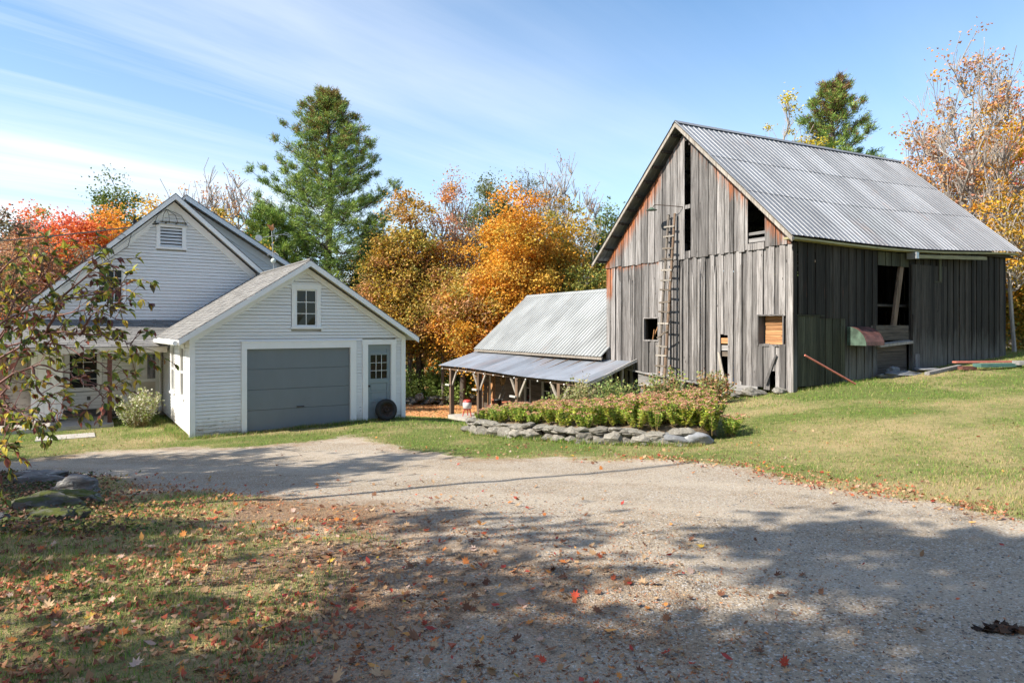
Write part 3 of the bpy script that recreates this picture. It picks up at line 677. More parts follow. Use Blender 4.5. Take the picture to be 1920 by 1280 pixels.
MB().box(-5.22,-5.10,4.05,4.16,-.2,2.03).build('porch_post', MAT['redwood'], hs)
MB().box(-6.2,-1.42,3.72,WY,-.30,.02).build('porch_slab', MAT['concrete'], hs)
MB().box(-3.4,.0,WY-.02,WY+.02,.02,.24).build('foundation', MAT['cdark'], hs)
clad(hs, (0,WY+.0), X_, mY, .24, 2.03, .105, lambda z: -3.4, lambda z: -.02, [(-2.60,-1.62,.78,2.2), (-.84,-.0,-.5,2.2)], MAT['white'])
window(hs, (0,WY), X_, mY, -2.49, -1.73, .85, 1.95, 2, 4, .1)
m = MB()
for a,b in ((-.84,-.73),(-.10,-.0)): m.box(a,b,WY-.05,WY+.01,.02,2.03)
m.build('door_surround', MAT['cream'], hs)
pd = MB().box(-.73,-.10,WY-.02,WY+.01,.06,1.97).build('porch_door', MAT['cream'], hs)
m = MB()
for a,b,c,d in ((-.73,-.64,.06,1.97),(-.19,-.10,.06,1.97),(-.64,-.19,1.87,1.97),(-.64,-.19,1.0,1.09),(-.64,-.19,.06,.28)): m.box(a,b,WY-.04,WY-.02,c,d)
m.build('stile', MAT['trim'], pd)
MB().box(-.64,-.42,WY-.03,WY-.02,1.09,1.87).build('curtained_pane', MAT['whiteplastic'], pd); MB().box(-.42,-.19,WY-.03,WY-.02,1.09,1.87).build('pane', MAT['glass'], pd)
# boxed-in corner of vertical boards
for k in range(5): MB().box(-3.36+k*.15,-3.36+(k+1)*.15-.006,4.98-random.uniform(0,.006),5.02,.10,2.03).build('vertical_board', MAT['trim'], hs)
m = MB(); m.box(-3.36,-3.33,5.02,WY-.03,.10,2.03).box(-2.65,-2.62,5.02,WY-.03,.10,2.03); m.build('box_side', MAT['trim'], hs)
MB().box(-2.80,-2.76,4.98,5.02,-.0,.10).build('box_foot', MAT['trim'], hs)
MB().box(-2.02,-1.93,WY-.04,WY-.018,.52,.63).build('outlet_cover', MAT['cdark'], hs)
# pinkish stoop wall at the far left
for k in range(16): MB().quad8([(-7.2,6.48,.1+k*.12),(-4.0,6.48,.1+k*.12),(-4.0,6.52,.1+k*.12),(-7.2,6.52,.1+k*.12),(-7.2,6.495,.22+k*.12),(-4.0,6.495,.22+k*.12),(-4.0,6.52,.22+k*.12),(-7.2,6.52,.22+k*.12)]).build('pink_clapboard', MAT['pink'] if 'pink' in MAT else MAT.setdefault('pink', paint('faded_pink_paint', (.55,.36,.32), zlo=0, amt=1)), hs)
MB().box(-7.2,-4.0,6.52,12,-.2,2.6).build('side_wing', MAT['pink'], hs)
MB().box(-6.0,-3.5,4.9,5.7,.0,.16).build('stoop', MAT['redwood'], hs)
# service bracket and conduit on the gable
m = MB(); m.bar((-.24,WY-.06,6.02),(.72,WY-.06,5.98),.035); m.bar((-.24,WY-.06,6.02),(-.24,WY+.0,6.02),.03); m.bar((.72,WY-.06,5.98),(.72,WY+.0,5.98),.03)
br = m.build('wire_bracket', MAT['zinc'], hs)
for x in (-.2,.1,.4,.68): sphere((x,WY-.10,6.02),.028,6).build('insulator', MAT['cdark'], br)
m = MB()
for x in (-.2,.0,.2,.45,.68): m.tube([(.12,WY-.10,6.45),(.12+(x-.12)*.75,WY-.14,6.28),(x,WY-.12,6.03)], .007, 4)
m.build('drip_wire', MAT['wire'], br)
m = MB(); m.tube([(.14,WY-.08,6.47),(-.4,WY-.06,5.88),(-1.6,WY-.06,4.80),(-2.6,WY-.06,3.86)], .022, 6); m.build('conduit', MAT['trim'], hs)
m = MB(); m.tube([(-1.15,WY-.40,5.55),(-1.25,WY-.42,5.42),(-1.12,WY-.42,5.36),(-1.03,WY-.42,5.50),(-1.15,WY-.40,5.55)], .008, 4); m.tube([(-.85,WY-.1,5.62),(-.95,WY-.1,5.2),(-1.5,WY-.08,4.75),(-2.0,WY-.08,4.35)], .008, 4)
m.build('loose_wire', MAT['wire'], hs)

# power cable to the left
def gw(x, y, z):
    c, s = math.cos(R(33.1)), math.sin(R(33.1)); return Vector((-7.896+x*c-y*s, 16.574+x*s+y*c, -2.70+z))
def catenary(a, b, sag, n=26): return [a.lerp(b, i/n)-Vector((0,0,sag*4*(i/n)*(1-i/n))) for i in range(n+1)]
cable_end = Vector((-38, 22, 3.4))
cb = MB().tube(catenary(gw(-.1,5.78,5.98), cable_end, .9), .022, 5); o = cb.build('power_cable', MAT['wire']); tag(o, 'thick black service cable running to the farmhouse gable', 'cable')
cb = MB().tube(catenary(gw(-.2,5.78,5.86), cable_end+Vector((.2,.3,-.3)), 1.15), .007, 4); o = cb.build('telephone_wire', MAT['wire']); tag(o, 'thin lower wire sagging beneath the service cable', 'wire')
up_ = empty('utility_pole', (-38.15, 22, hz_(-38,22)), 0, 'brown utility pole carrying the house cables', 'utility pole')
MB().tube([(0,0,-.3),(0,0,7.2)], [.15,.11], 10).build('pole', MAT['post'], up_); MB().box(-.06,.06,-1,1,6.6,6.72).build('crossarm', MAT['post'], up_)

# tyre leaning on the entry door
ty = empty('car_tyre', tuple(gw(5.03,-.24,0)), R(33.1), 'old black tyre on rusty rim leaning against garage entry door', 'tyre')
ty.location.z = hz_(ty.location.x, ty.location.y)+.30
def ring(prof, k=36):
    m = MB(); n = len(prof)
    for j in range(k):
        th = 2*math.pi*j/k
        for r_, y_ in prof: m.v.append((r_*math.cos(th), y_, r_*math.sin(th))); m.a.append(0)
    for j in range(k):
        for i in range(n-1): a = j*n+i; b = ((j+1) % k)*n+i; m.f.append((a, b, b+1, a+1))
    return m
ring([(.185,-.07),(.20,-.092),(.25,-.10),(.285,-.088),(.305,-.06),(.308,-.01),(.308,.01),(.305,.06),(.285,.088),(.25,.10),(.20,.092),(.185,.07)]).build('tyre', MAT['rubber'], ty, rot=(R(-9),0,0), smooth=True)
ring([(.19,-.075),(.185,-.06),(.165,-.05),(.15,-.0),(.10,.01),(.075,-.01),(.07,-.045),(.05,-.05),(.045,-.02),(.001,-.02)]).build('rim', MAT['rust'], ty, rot=(R(-9),0,0), smooth=True)
# ---------------------------------------------------------------- barn  (local x along the gable front toward the near corner, y into the depth)
BO = (3.6674, 26.1376, -1.79); BA = R(-60.6); BW = 8.4224; BL = 11.5
def bw_(x, y, z):
    c, s = math.cos(BA), math.sin(BA); return Vector((BO[0]+x*c-y*s, BO[1]+x*s+y*c, BO[2]+z))
barn = empty('barn', BO, BA, 'large weathered grey board barn with ribbed metal roof and tall gable slot', 'barn')
PX, PZ, PS = 4.22, 8.22, (8.22-4.22)/4.22
roofz = lambda x: PZ-abs(x-PX)*PS
def bplank(parent, x0, x1, z0, z1a, z1b, y0, th, mat, st_fn=None, lean=0., nseg=7, name='plank', zb=None):
    """vertical board in the front plane with outer face y0; top cut from z1a (x0) to z1b (x1)"""
    m = MB(); zb0, zb1 = (z0, z0) if zb is None else zb
    for k in range(nseg+1):
        t = k/nseg; za = zb0+(z1a-zb0)*t; zc = zb1+(z1b-zb1)*t; w = math.sin(t*3+x0*7)*.003; l = lean*t
        for x, y, z in ((x0+l, y0+w, za), (x1+l, y0+w+.002, zc), (x1+l, y0+th+w, zc), (x0+l, y0+th+w, za)): m.v.append((x, y, z)); m.a.append(st_fn(x, z) if st_fn else 0.)
    for k in range(nseg):
        b = k*4
        for j in range(4): m.f.append((b+j, b+(j+1) % 4, b+4+(j+1) % 4, b+4+j))
    m.f.append((3,2,1,0)); b = nseg*4; m.f.append((b,b+1,b+2,b+3))
    return m.build(name, mat, parent)
def st_up(x, z):
    d = (roofz(x)-z)*.73; k = 1.0 if x < 3.0 else (.8 if x > 5.6 else .55)
    return max(0., min(1., (1-d/.85))*k) if d < 1.2 else 0.01
# lower tier of the front
OPEN_L = [(2.20,2.93,1.36,2.11),(7.27,8.09,1.31,2.13),(5.75,6.16,.12,1.57)]
def lower_bot(x):
    if x < 1.9: return .25
    if x < 4.3: return .19-(x-1.9)*.06
    if x < 5.75: return .03-(x-4.3)*.07
    return .10-(x-5.75)*.045
rb = random.Random(5); x = 0.0; i = 0
while x < BW-.02:
    wd = rb.uniform(.15, .235); xn = min(x+wd, BW)
    if BW-xn < .1: xn = BW
    a, b = x+rb.uniform(.002,.016), xn-rb.uniform(.002,.018); xm = (a+b)/2
    segs = [(lower_bot(xm)+rb.uniform(-.05,.05), 4.12)]
    for o_ in OPEN_L:
        if o_[0] < xm < o_[1]:
            s0, s1 = segs[-1]; segs = segs[:-1]+[(s0, o_[2]+rb.uniform(-.03,.02)), (o_[3]+rb.uniform(-.02,.03), s1)]
            if o_[0] == 5.75: segs = segs[-1:]
    for s0, s1 in segs:
        if 7.55 < xm < 7.85 and s1 < 2: s0 = .55
        y = (-.0 if i % 2 else -.034)+rb.uniform(-.006,.006)
        bplank(barn, a-(.012 if i % 2 == 0 else 0), b+(.012 if i % 2 == 0 else 0), s0, s1, s1, y, .022, MAT['barn'], lambda x_, z_, e=s1: .85 if (x_ < .35 and z_ > 3.) else (max(0, 1-(4.12-z_)/.3)*.8 if z_ > 3.7 and x_ < 3 else .01), lean=rb.uniform(-.012,.012))
    x = xn; i += 1
# thin battens and lapped strips that cast the deep vertical shadows
for k in range(34):
    xx = rb.uniform(.3, 8.1)
    if any(o_[0]-.1 < xx < o_[1]+.1 for o_ in OPEN_L): continue
    z0 = lower_bot(xx)+rb.uniform(0,.3); bplank(barn, xx, xx+rb.uniform(.045,.07), z0, rb.uniform(3.2,4.05), 4.0 if False else rb.uniform(3.2,4.05), -.052, .024, MAT['barn'], lambda x_, z_: .01, lean=rb.uniform(-.03,.03), name='batten')
# upper tier
x = 0.0; i = 0
while x < BW-.02:
    wd = rb.uniform(.15, .24); xn = min(x+wd, BW)
    for lim in (4.27, 4.53, 6.88, 7.50):
        if x < lim-.001 and xn > lim-.07: xn = lim; break
    if BW-xn < .09: xn = BW
    a, b = x+.003, xn-rb.uniform(.002,.012); xm = (a+b)/2
    zb = 4.07+rb.uniform(-.02,.03) if xm < 6.88 else 4.12
    if 4.27 < xm < 4.53: segs = [(4.07, 4.31, 4.31), (5.70, 5.83, 5.83), (roofz(a)-.22, roofz(a), roofz(b))]
    elif 6.88 < xm < 7.5: segs = [(4.07,4.27,4.27)]
    else: segs = [(zb, roofz(a), roofz(b))]
    for s0, s1, s2 in segs:
        y = (-.050 if i % 2 else -.070)+rb.uniform(-.004,.004)
        bplank(barn, a, b, s0, s1, s2, y, .022, MAT['barn'], st_up, lean=0, nseg=9)
    x = xn; i += 1
for za, zc in ((4.30,4.42),(4.52,4.60)): MB().box(6.86,7.52,.0,.04,za,zc).build('hatch_rail', MAT['grey_h'], barn)
# corner boards
bplank(barn, BW-.13, BW+.03, -.05, 4.1, 4.1, -.052, .03, MAT['barn'], None, name='corner_board')
m = MB().box(BW+.026,BW+.05,-.05,.10,-.05,4.15); m.build('corner_board', MAT['barn_dark'], barn)
# frame inside (posts, beams, rafters, loft floor) seen through the openings
fr = MB()
for x in (.12, 2.0, 4.0, 6.6, 8.2):
    for y in (.15, 3.8, 7.6, 11.2): fr.box(x-.1,x+.1,y-.1,y+.1,-.6,4.0 if x in (.12,8.2) else 4.6)
for z in (2.6, 4.15): 
    for y in (.13, 3.8, 7.6): fr.box(.1,8.3,y-.08,y+.08,z-.1,z+.1)
fr.box(.2,8.2,.2,11.3,2.45,2.52)
fr.build('timber_frame', MAT['barn_dark'], barn)
# window linings
m = MB(); m.box(7.22,7.27,-.06,.35,1.26,2.16).box(8.09,8.13,-.03,.35,1.26,2.16).box(7.22,8.13,-.04,.35,2.13,2.17).box(7.25,8.1,-.03,.35,1.25,1.31); wf = m.build('window_frame', MAT['barn'], barn)
for k in range(6): MB().box(7.30+.02,8.09,.20+random.uniform(-.01,.01),.24,1.31+k*.138,1.31+k*.138+.130).build('shutter_board', MAT['orange_h'], wf)
m = MB(); m.box(2.15,2.20,-.05,.06,1.33,2.15).box(2.93,2.96,-.045,.06,1.33,2.15).box(2.15,2.96,-.045,.06,2.11,2.15).box(2.18,2.95,-.045,.06,1.31,1.36); wf = m.build('window_frame', MAT['barn'], barn)
m = MB(); m.bar((2.3,.3,1.4),(2.75,.3,2.1),.04); m.bar((2.35,.25,1.36),(2.42,.25,1.72),.03); m.build('crossed_stick', MAT['orange_h'], wf)
# hung board over the gap, horizontal patch boards inside it
for k,(a,b,mt) in enumerate(((1.30,1.47,'orange_h'),(1.08,1.24,'grey_h'),(.90,1.04,'barn_h'))): MB().box(5.73,6.2,.05+.02*k,.09+.02*k,a,b).build('patch_board', MAT[mt], barn)
MB().quad8([(5.74,-.09,1.0),(5.78,-.09,1.0),(5.78,-.06,1.0),(5.74,-.06,1.0),(5.98,-.14,-.02),(6.13,-.14,-.02),(6.13,-.11,-.02),(5.98,-.11,-.02)][4:]+[(5.72,-.09,1.02),(5.80,-.09,1.02),(5.80,-.06,1.02),(5.72,-.06,1.02)]).build('leaning_plank', MAT['grey_z'], barn)
MB().quad8([(7.50,-.09,.18),(7.60,-.09,.18),(7.60,-.065,.18),(7.50,-.065,.18),(7.86,-.06,1.02),(7.92,-.06,1.02),(7.92,-.04,1.02),(7.86,-.04,1.02)]).build('slipped_plank', MAT['barn'], barn)
# skirt: low horizontal boards, sill beam, foundation stones
for k in range(5): MB().box(6.18,7.25,-.07+random.uniform(-.01,.01),-.03,-.55+k*.125,-.55+k*.125+.118).build('skirt_board', MAT['grey_h'], barn)
for k in range(4): MB().box(1.9,3.6,-.05,-.0,-.30+k*.125,-.30+k*.125+.118).build('skirt_board', MAT['grey_h'], barn)
MB().box(5.98,6.10,-.10,.02,-.62,.08).build('gatepost', MAT['orange_h'], barn)
m = MB(); m.bar((1.4,-.12,.26),(3.0,-.14,.12),.05); m.bar((2.9,-.13,.13),(6.0,-.12,-.06),.055); m.build('pole_rail', MAT['grey_h'], barn)
MB().box(4.1,4.22,-.06,.05,-.9,.05).build('post', MAT['grey_z'], barn)
MB().box(.3,8.3,.35,.5,-3.0,-.12).build('foundation', MAT['cdark'], barn)
rks = [rock_mesh('foundation_stone', MAT['stone'], 2, .6, .12, 40+k) for k in range(5)]
for k in range(26):
    xx = .5+k*.3+random.uniform(-.08,.08)
    if 4.3 < xx < 5.9: continue
    for j in range(2):
        o = link('foundation_stone', rks[(k+j) % 5], barn, (xx, .24, -.25-j*.32-random.uniform(0,.1)-(.0 if xx > 2 else .1)), (0,0,random.uniform(0,6))); sc_ = random.uniform(.36,.5); o.scale = (sc_, sc_*.7, sc_*.9)
# ---- long side wall
def bz(y): return -.02+.72*(y/11.5)**1.1
def wtop(y): return 4.22-.10*math.sin(math.pi*min(y/9,1))+.16*max(0,(y-5)/6.5)
def splank(parent, y0, y1, z0, z1, xf, th, mat, name='plank', nseg=4, stf=None):
    m = MB()
    for k in range(nseg+1):
        t = k/nseg; z = z0+(z1-z0)*t; w = math.sin(t*3+y0*5)*.003
        for x, y in ((xf+w, y0), (xf+w+.001, y1), (xf-th+w, y1), (xf-th+w, y0)): m.v.append((x, y, z)); m.a.append(stf(y, z) if stf else 0.)
    for k in range(nseg):
        b = k*4
        for j in range(4): m.f.append((b+j, b+(j+1) % 4, b+4+(j+1) % 4, b+4+j))
    m.f.append((3,2,1,0)); b = nseg*4; m.f.append((b,b+1,b+2,b+3))
    return m.build(name, mat, parent)
y = .10; i = 0
while y < BL-.02:
    wd = rb.uniform(.14,.24); yn = min(y+wd, BL)
    for lim in (.18, 1.14, 3.86, 5.50, 7.5):
        if y < lim-.001 and yn > lim-.08: yn = lim; break
    ym = (y+yn)/2; g = rb.uniform(.002,.014); top = wtop(ym)
    segs = [(bz(ym)-.04+rb.uniform(-.03,.05), top)]
    if .18 < ym < 1.14: segs = [(2.16, top)]
    if 3.86 < ym < 5.5: segs = [(3.70, top)]
    if ym > 1.14 and ym < 2.2: segs = [(segs[0][0], 2.10), (2.05, top)]
    for n_, (s0, s1) in enumerate(segs):
        xf = BW+(.022 if i % 2 else .0)+rb.uniform(-.003,.003)+(.018 if s0 > 2 and ym < 2.3 else 0)
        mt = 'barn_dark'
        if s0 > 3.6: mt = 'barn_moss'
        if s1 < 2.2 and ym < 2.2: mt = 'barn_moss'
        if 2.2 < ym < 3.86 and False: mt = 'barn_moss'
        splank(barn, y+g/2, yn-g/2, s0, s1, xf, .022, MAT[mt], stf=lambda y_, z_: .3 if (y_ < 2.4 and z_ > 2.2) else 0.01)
    y = yn; i += 1
# narrow side door of mossy boards
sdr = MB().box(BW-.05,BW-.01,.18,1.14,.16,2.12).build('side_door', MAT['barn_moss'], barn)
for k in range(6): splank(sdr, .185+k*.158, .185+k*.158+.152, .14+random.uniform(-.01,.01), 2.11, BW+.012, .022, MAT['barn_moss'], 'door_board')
MB().box(BW-.02,BW+.04,.1,1.3,2.115,2.15).build('lintel', MAT['barn_moss'], barn)
# side opening: sill boards below, dark above
for k,(a,b,xo,mt) in enumerate(((1.62,1.86,.02,'barn_hy'),(1.40,1.61,.025,'barn_hy'),(1.02,1.22,-.05,'barn_hy'),(.78,1.01,-.045,'barn_hy'),(.54,.77,-.04,'barn_hy'),(.30,.53,-.045,'barn_hy'))):
    MB().box(BW-.05+xo,BW+xo,3.52 if k < 2 else 3.6,5.46,a,b).build('sill_board', MAT[mt], barn)
MB().quad8([(BW-.02,3.72,1.22),(BW+.17,3.74,1.19),(BW+.17,5.46,1.29),(BW-.02,5.46,1.33),(BW-.02,3.72,1.30),(BW+.17,3.74,1.27),(BW+.17,5.46,1.37),(BW-.02,5.46,1.41)]).build('ledge_board', MAT['grey_z'], barn)
m = MB(); m.bar((BW-.06,4.78,1.84),(BW-.06,5.18,3.72),.19,.08,up=(1,0,0)); m.build('leaning_timber', MAT['post'], barn)
# sliding door with its boards
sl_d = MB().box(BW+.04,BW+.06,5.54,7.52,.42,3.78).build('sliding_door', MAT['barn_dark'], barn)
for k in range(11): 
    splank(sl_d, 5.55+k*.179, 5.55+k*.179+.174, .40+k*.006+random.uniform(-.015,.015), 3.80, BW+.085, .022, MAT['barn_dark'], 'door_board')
splank(sl_d, 5.66, 5.92, .34, .95, BW+.11, .022, MAT['barn'], 'patch_board'); splank(sl_d, 5.56,5.62,.5,2.2,BW+.11,.02,MAT['barn_dark'],'batten')
MB().quad8([(BW+.20,5.40,3.99),(BW+.34,5.40,3.95),(BW+.34,9.5,4.10),(BW+.20,9.5,4.14),(BW+.20,5.40,4.09),(BW+.34,5.40,4.06),(BW+.34,9.5,4.20),(BW+.20,9.5,4.24)]).build('door_track', MAT['beam_y'], barn)
m = MB(); m.box(BW+.06,BW+.37,5.28,5.42,3.94,4.14); m.build('track_bracket', MAT['zinc'], barn)
splank(barn, 7.02, 7.16, 3.30, 4.24, BW+.12, .02, MAT['barn_moss'], 'batten')
MB().box(BW+.05,BW+.10,6.75,7.20,3.26,3.30).build('shelf_cleat', MAT['barn_moss'], barn)
# curved metal hood
m = MB(); n = 8
prof = [(BW+.02+.60*math.sin(t*math.pi/2/n*1.0), 1.27+.55*math.cos(t*math.pi/2/n)) for t in range(n+1)]
for k in range(n):
    (xa,za),(xb,zb) = prof[k], prof[k+1]; b = len(m.v)
    m.poly([(xa,2.36,za),(xa,3.22,za),(xb,3.22,zb),(xb,2.36,zb)], [(0,3,2,1)])
hd = m.build('metal_hood', MAT['redhood'], barn)
MB().poly([(BW+.02,2.355,1.27)]+[(a,2.355,c) for a, c in prof], [tuple([0]+list(range(1, n+2)))[::-1]]).build('hood_end', MAT['greenhood'], hd)
MB().poly([(BW+.02,3.225,1.27)]+[(a,3.225,c) for a, c in prof], [tuple([0]+list(range(1, n+2)))]).build('hood_end', MAT['redhood'], hd)
# ---- far walls (boards with slits), left wall
m = MB(); x = 0
while x < BW:
    m.box(x, min(x+.19, BW)-.012, BL, BL+.02, -1.2, roofz(x+.09)-.05); x += .19
y = 0
while y < BL: m.box(0, .02, y, y+.185, -2.5, 4.2); y += .19
o = m.build('rear_boards', MAT['barn_dark'], barn); o['kind'] = 'stuff'
# ---- roof sheets
def rib_sheet(parent, name, mat, O, U, Vv, Nn, u0, u1, v0, v1, pitch, rh, rwid, lift=0., sag=None, rounded=False):
    """sheet spanning u0..u1 along the ridge and v0..v1 down-up the slope, ribs run up the slope"""
    O, U, Vv, Nn = map(Vector, (O, U, Vv, Nn)); pr_ = []
    k = math.floor(u0/pitch); us = [(u0, 0)]
    while k*pitch < u1+pitch:
        c = k*pitch
        if rounded: cand = [(c+pitch*t/6, rh*.5*(1-math.cos(2*math.pi*t/6))) for t in range(6)]
        else: cand = [(c-rwid/2, 0), (c-rwid/4, rh), (c+rwid/4, rh), (c+rwid/2, 0)]
        us += [q_ for q_ in cand if u0+.002 < q_[0] < u1-.002]; k += 1
    us.append((u1, 0)); vs = [v0, (v0+v1)/2, v1]; m = MB(); n = len(us)
    for v in vs:
        for u, h in us:
            s = sag(u, v) if sag else 0
            p = O+U*u+Vv*v+Nn*(h+lift*(1-(v-v0)/(v1-v0)))+Vector((0,0,s)); m.v.append(tuple(p)); m.a.append(0)
    for j in range(len(vs)-1):
        for i_ in range(n-1): a = j*n+i_; m.f.append((a, a+1, a+n+1, a+n))
    b = len(m.v)
    return m.build(name, mat, parent)
RXr, RZr = PX, 8.50
for s in (1, 0):
    xe = BW+.32 if s else -.36; ze = 4.24
    dx_ = xe-RXr; ln = math.hypot(dx_, RZr-ze); vv = Vector((-dx_/ln, 0, (RZr-ze)/ln)); nn = Vector(((RZr-ze)/ln*(1 if s else -1), 0, abs(dx_)/ln))
    U0 = (0,1,0) if s else (0,1,0)
    sag = (lambda u, v: .06-.13*math.sin(math.pi*min(max(u/10.5,0),1))*(1-v/6.2)+.19*max(0,u/12)) 
    rfo = MB().quad8([(xe,-.42,ze-.07),(RXr,-.42,RZr-.07),(RXr,-.36,RZr-.07),(xe,-.36,ze-.07),(xe,-.42,ze),(RXr,-.42,RZr),(RXr,-.36,RZr),(xe,-.36,ze)] if not s else [(RXr,-.42,RZr-.07),(xe,-.42,ze-.07),(xe,-.36,ze-.07),(RXr,-.36,RZr-.07),(RXr,-.42,RZr),(xe,-.42,ze),(xe,-.36,ze),(RXr,-.36,RZr)]).build('roof', MAT['grey_z'], barn)
    u = -.47; kk = 0
    rows = [(0, ln*.36), (ln*.345, ln*.67), (ln*.655, ln)]
    while u < 11.95:
        un = min(u+.915, 11.98)
        for r_, (va, vb) in enumerate(rows):
            off = 0 if r_ else 0
            rib_sheet(rfo, 'roof_sheet', MAT['roof_barn'], Vector((xe,0,ze)), U0, vv, nn, u, un+.01, va-.02*(r_ > 0)+random.uniform(-.01,.01), vb, .2288, .018, .052, lift=.007+(.003 if r_ else 0)+.003*(kk % 2), sag=sag)
        u = un; kk += 1
    # rafters and purlin ends under the overhang
    m = MB()
    for k in range(10):
        t = (k+.5)/10; cx_ = xe+(RXr-xe)*t; cz = ze+(RZr-ze)*t-.08; m.box(cx_-.045,cx_+.045,-.38,11.7,cz-.09,cz-.01)
    m.build('purlins', MAT['barn_dark'], rfo)
    MB().quad8([(xe+(.02 if s else -.02),-.45,ze-.12),(RXr,-.45,RZr-.12),(RXr,-.425,RZr-.12),(xe+(.02 if s else -.02),-.425,ze-.12),(xe,-.45,ze+.01),(RXr,-.45,RZr+.01),(RXr,-.425,RZr+.01),(xe,-.425,ze+.01)] if not s else [(RXr,-.45,RZr-.12),(xe,-.45,ze-.12),(xe,-.425,ze-.12),(RXr,-.425,RZr-.12),(RXr,-.45,RZr+.01),(xe,-.45,ze+.01),(xe,-.425,ze+.01),(RXr,-.425,RZr+.01)]).build('barge_board', MAT['grey_z'], rfo)
m = MB()
for k in range(14):
    a, b = -.45+k*.89, -.45+(k+1)*.89; za, zb = RZr+.10+.19*max(0,a/12), RZr+.10+.19*max(0,b/12)
    m.poly([(RXr-.16,a,za-.13),(RXr,a,za),(RXr+.16,a,za-.13),(RXr-.16,b,zb-.13),(RXr,b,zb),(RXr+.16,b,zb-.13)], [(0,1,4,3),(1,2,5,4)])
m.build('ridge_cap', MAT['roof_barn'], barn)
m = MB(); n = 12
for k in range(n):
    y0, y1 = -.4+k*12.2/n, -.4+(k+1)*12.2/n; f = lambda u: .06-.13*math.sin(math.pi*min(max(u/10.5,0),1))+.19*max(0,u/12)
    m.quad8([(BW+.0,y0,4.145+f(y0)),(BW+.28,y0,4.145+f(y0)),(BW+.28,y1,4.145+f(y1)),(BW+.0,y1,4.145+f(y1)),(BW+.0,y0,4.20+f(y0)),(BW+.28,y0,4.20+f(y0)),(BW+.28,y1,4.20+f(y1)),(BW+.0,y1,4.20+f(y1))])
m.build('eave_board', MAT['beam_y'], barn)
# gooseneck lamp
lm = MB().tube([(4.20,-.08,5.78),(4.10,-.24,5.80),(3.70,-.52,5.88),(3.42,-.62,5.93),(3.36,-.63,5.86)], .014, 6).build('lamp_arm', MAT['rust'], barn)
m = MB(); m.lathe([(.001,.03),(.05,.03),(.10,-.02),(.19,-.05),(.19,-.06),(.001,-.02)], k=18); m.build('lamp_shade', MAT['greenhood'], lm, (3.30,-.64,5.82))
# ladder
ld = empty('ladder', tuple(bw_(3.52,-.62,-.75)), BA, 'long wooden ladder leaning upright against the barn front', 'ladder')
hT = 6.35
for a, b in ((0,.10),(.32,.40)): MB().tube([(a,0,-.05),((a+b)/2,.22,hT*.5),(b,.45,hT)], [.055,.048,.04], 8).build('rail', MAT['bark'] if a == 0 else MAT['post'], ld)
rr_ = random.Random(9); z = .55
while z < hT-.1:
    t = z/hT; xa, xb = 0+.10*t, .32+.08*t; dz = rr_.uniform(-.02,.02); tilt = rr_.uniform(-.02,.02)
    if abs(z-2.3) < .15: tilt = .13
    MB().bar((xa-.12,.45*t-.06,z+dz-tilt),(xb+.09,.45*t-.06,z+dz+tilt),.055,.03,up=(0,1,0)).build('rung', MAT['barn_h'] if rr_.random() < .5 else MAT['grey_z'], ld); z += rr_.uniform(.31,.40)
MB().bar((-.28,-.10,.05),(.18,-.02,.75),.07,.03,up=(0,1,0)).build('brace', MAT['grey_z'], ld)

# ---------------------------------------------------------------- lean-to wing with porch
wing = empty('woodshed_wing', tuple(bw_(-5.4,0,-2.5)), 0, 'low wooden shed wing with pale ribbed metal roof left of the barn', 'shed')
wing.location = BO; wing.rotation_euler = (0,0,BA)
WL = -10.75; EZ, RZw, RYw = .66, 3.50, 2.8
m = MB(); m.poly([(WL+.3,.05,-2.9),(-.02,.05,-2.9),(-.02,.05,.5),(WL+.3,.05,.5),(WL+.3,5.6,-2.9),(-.02,5.6,-2.9),(-.02,5.6,.5),(WL+.3,5.6,.5),(WL+.3,RYw,3.2),(-.02,RYw,3.2)],
    [(0,1,2,3),(5,4,7,6),(4,0,3,8,7),(1,5,6,9,2)]); m.build('wall', MAT['barn_dark'], wing)
z = -2.5; hole = [(-9.85,-9.3,-2.4,.1),(-6.3,-5.75,-1.75,-.25),(-4.75,-3.95,-1.9,-.15),(-2.75,-2.0,-1.5,-.1)]
while z < .5:
    cur = WL+.3
    for h_ in [h for h in hole if h[2] < z+.08 < h[3]]+[(-.02,0,0,0)]:
        if h_[0]-cur > .05: j = random.uniform(0,.012); MB().box(cur,h_[0],.005-j,.03-j,z,z+.145).build('siding_board', MAT['barn_h'], wing)
        cur = h_[1]
    z += .15
MB().box(-9.85,-9.3,-.0,.04,-2.45,.1).build('shed_door', MAT['sign'], wing)
for a, b, c, d in ((-6.3,-5.75,-1.75,-.25),(-4.75,-3.95,-1.9,-.15),(-2.75,-2.0,-1.5,-.1)): window(wing, (0,.03), X_, mY, a+.08, b-.08, c+.08, d-.08, 1, 2, .10, mat='sign', sash_mat='sign')
vln = math.hypot(RYw+.42, RZw-EZ)
rw = MB().quad8([(WL,-.42,EZ-.1),(.2,-.42,EZ-.1),(.2,-.36,EZ-.05),(WL,-.36,EZ-.05),(WL,-.42,EZ),(.2,-.42,EZ),(.2,-.36,EZ+.03),(WL,-.36,EZ+.03)]).build('roof', MAT['grey_z'], wing)
u = WL; k = 0
while u < .2:
    un = min(u+.92, .22); xr = min(un, .2)
    def sheet(u, un):
        return rib_sheet(rw, 'roof_sheet', MAT['roof_wing'], (0,-.45,EZ+.02), (1,0,0), (0,(RYw+.45)/vln,(RZw-EZ)/vln), (0,-(RZw-EZ)/vln,(RYw+.45)/vln), u, un+.006, 0, vln if un < 0.05 else .55, .23, .035, .05, lift=.008+.003*(k % 2))
    sheet(u, un if un < 0 or u >= 0 else -.01)
    if un > 0 and u < 0: sheet(-.01, un)
    u = un; k += 1
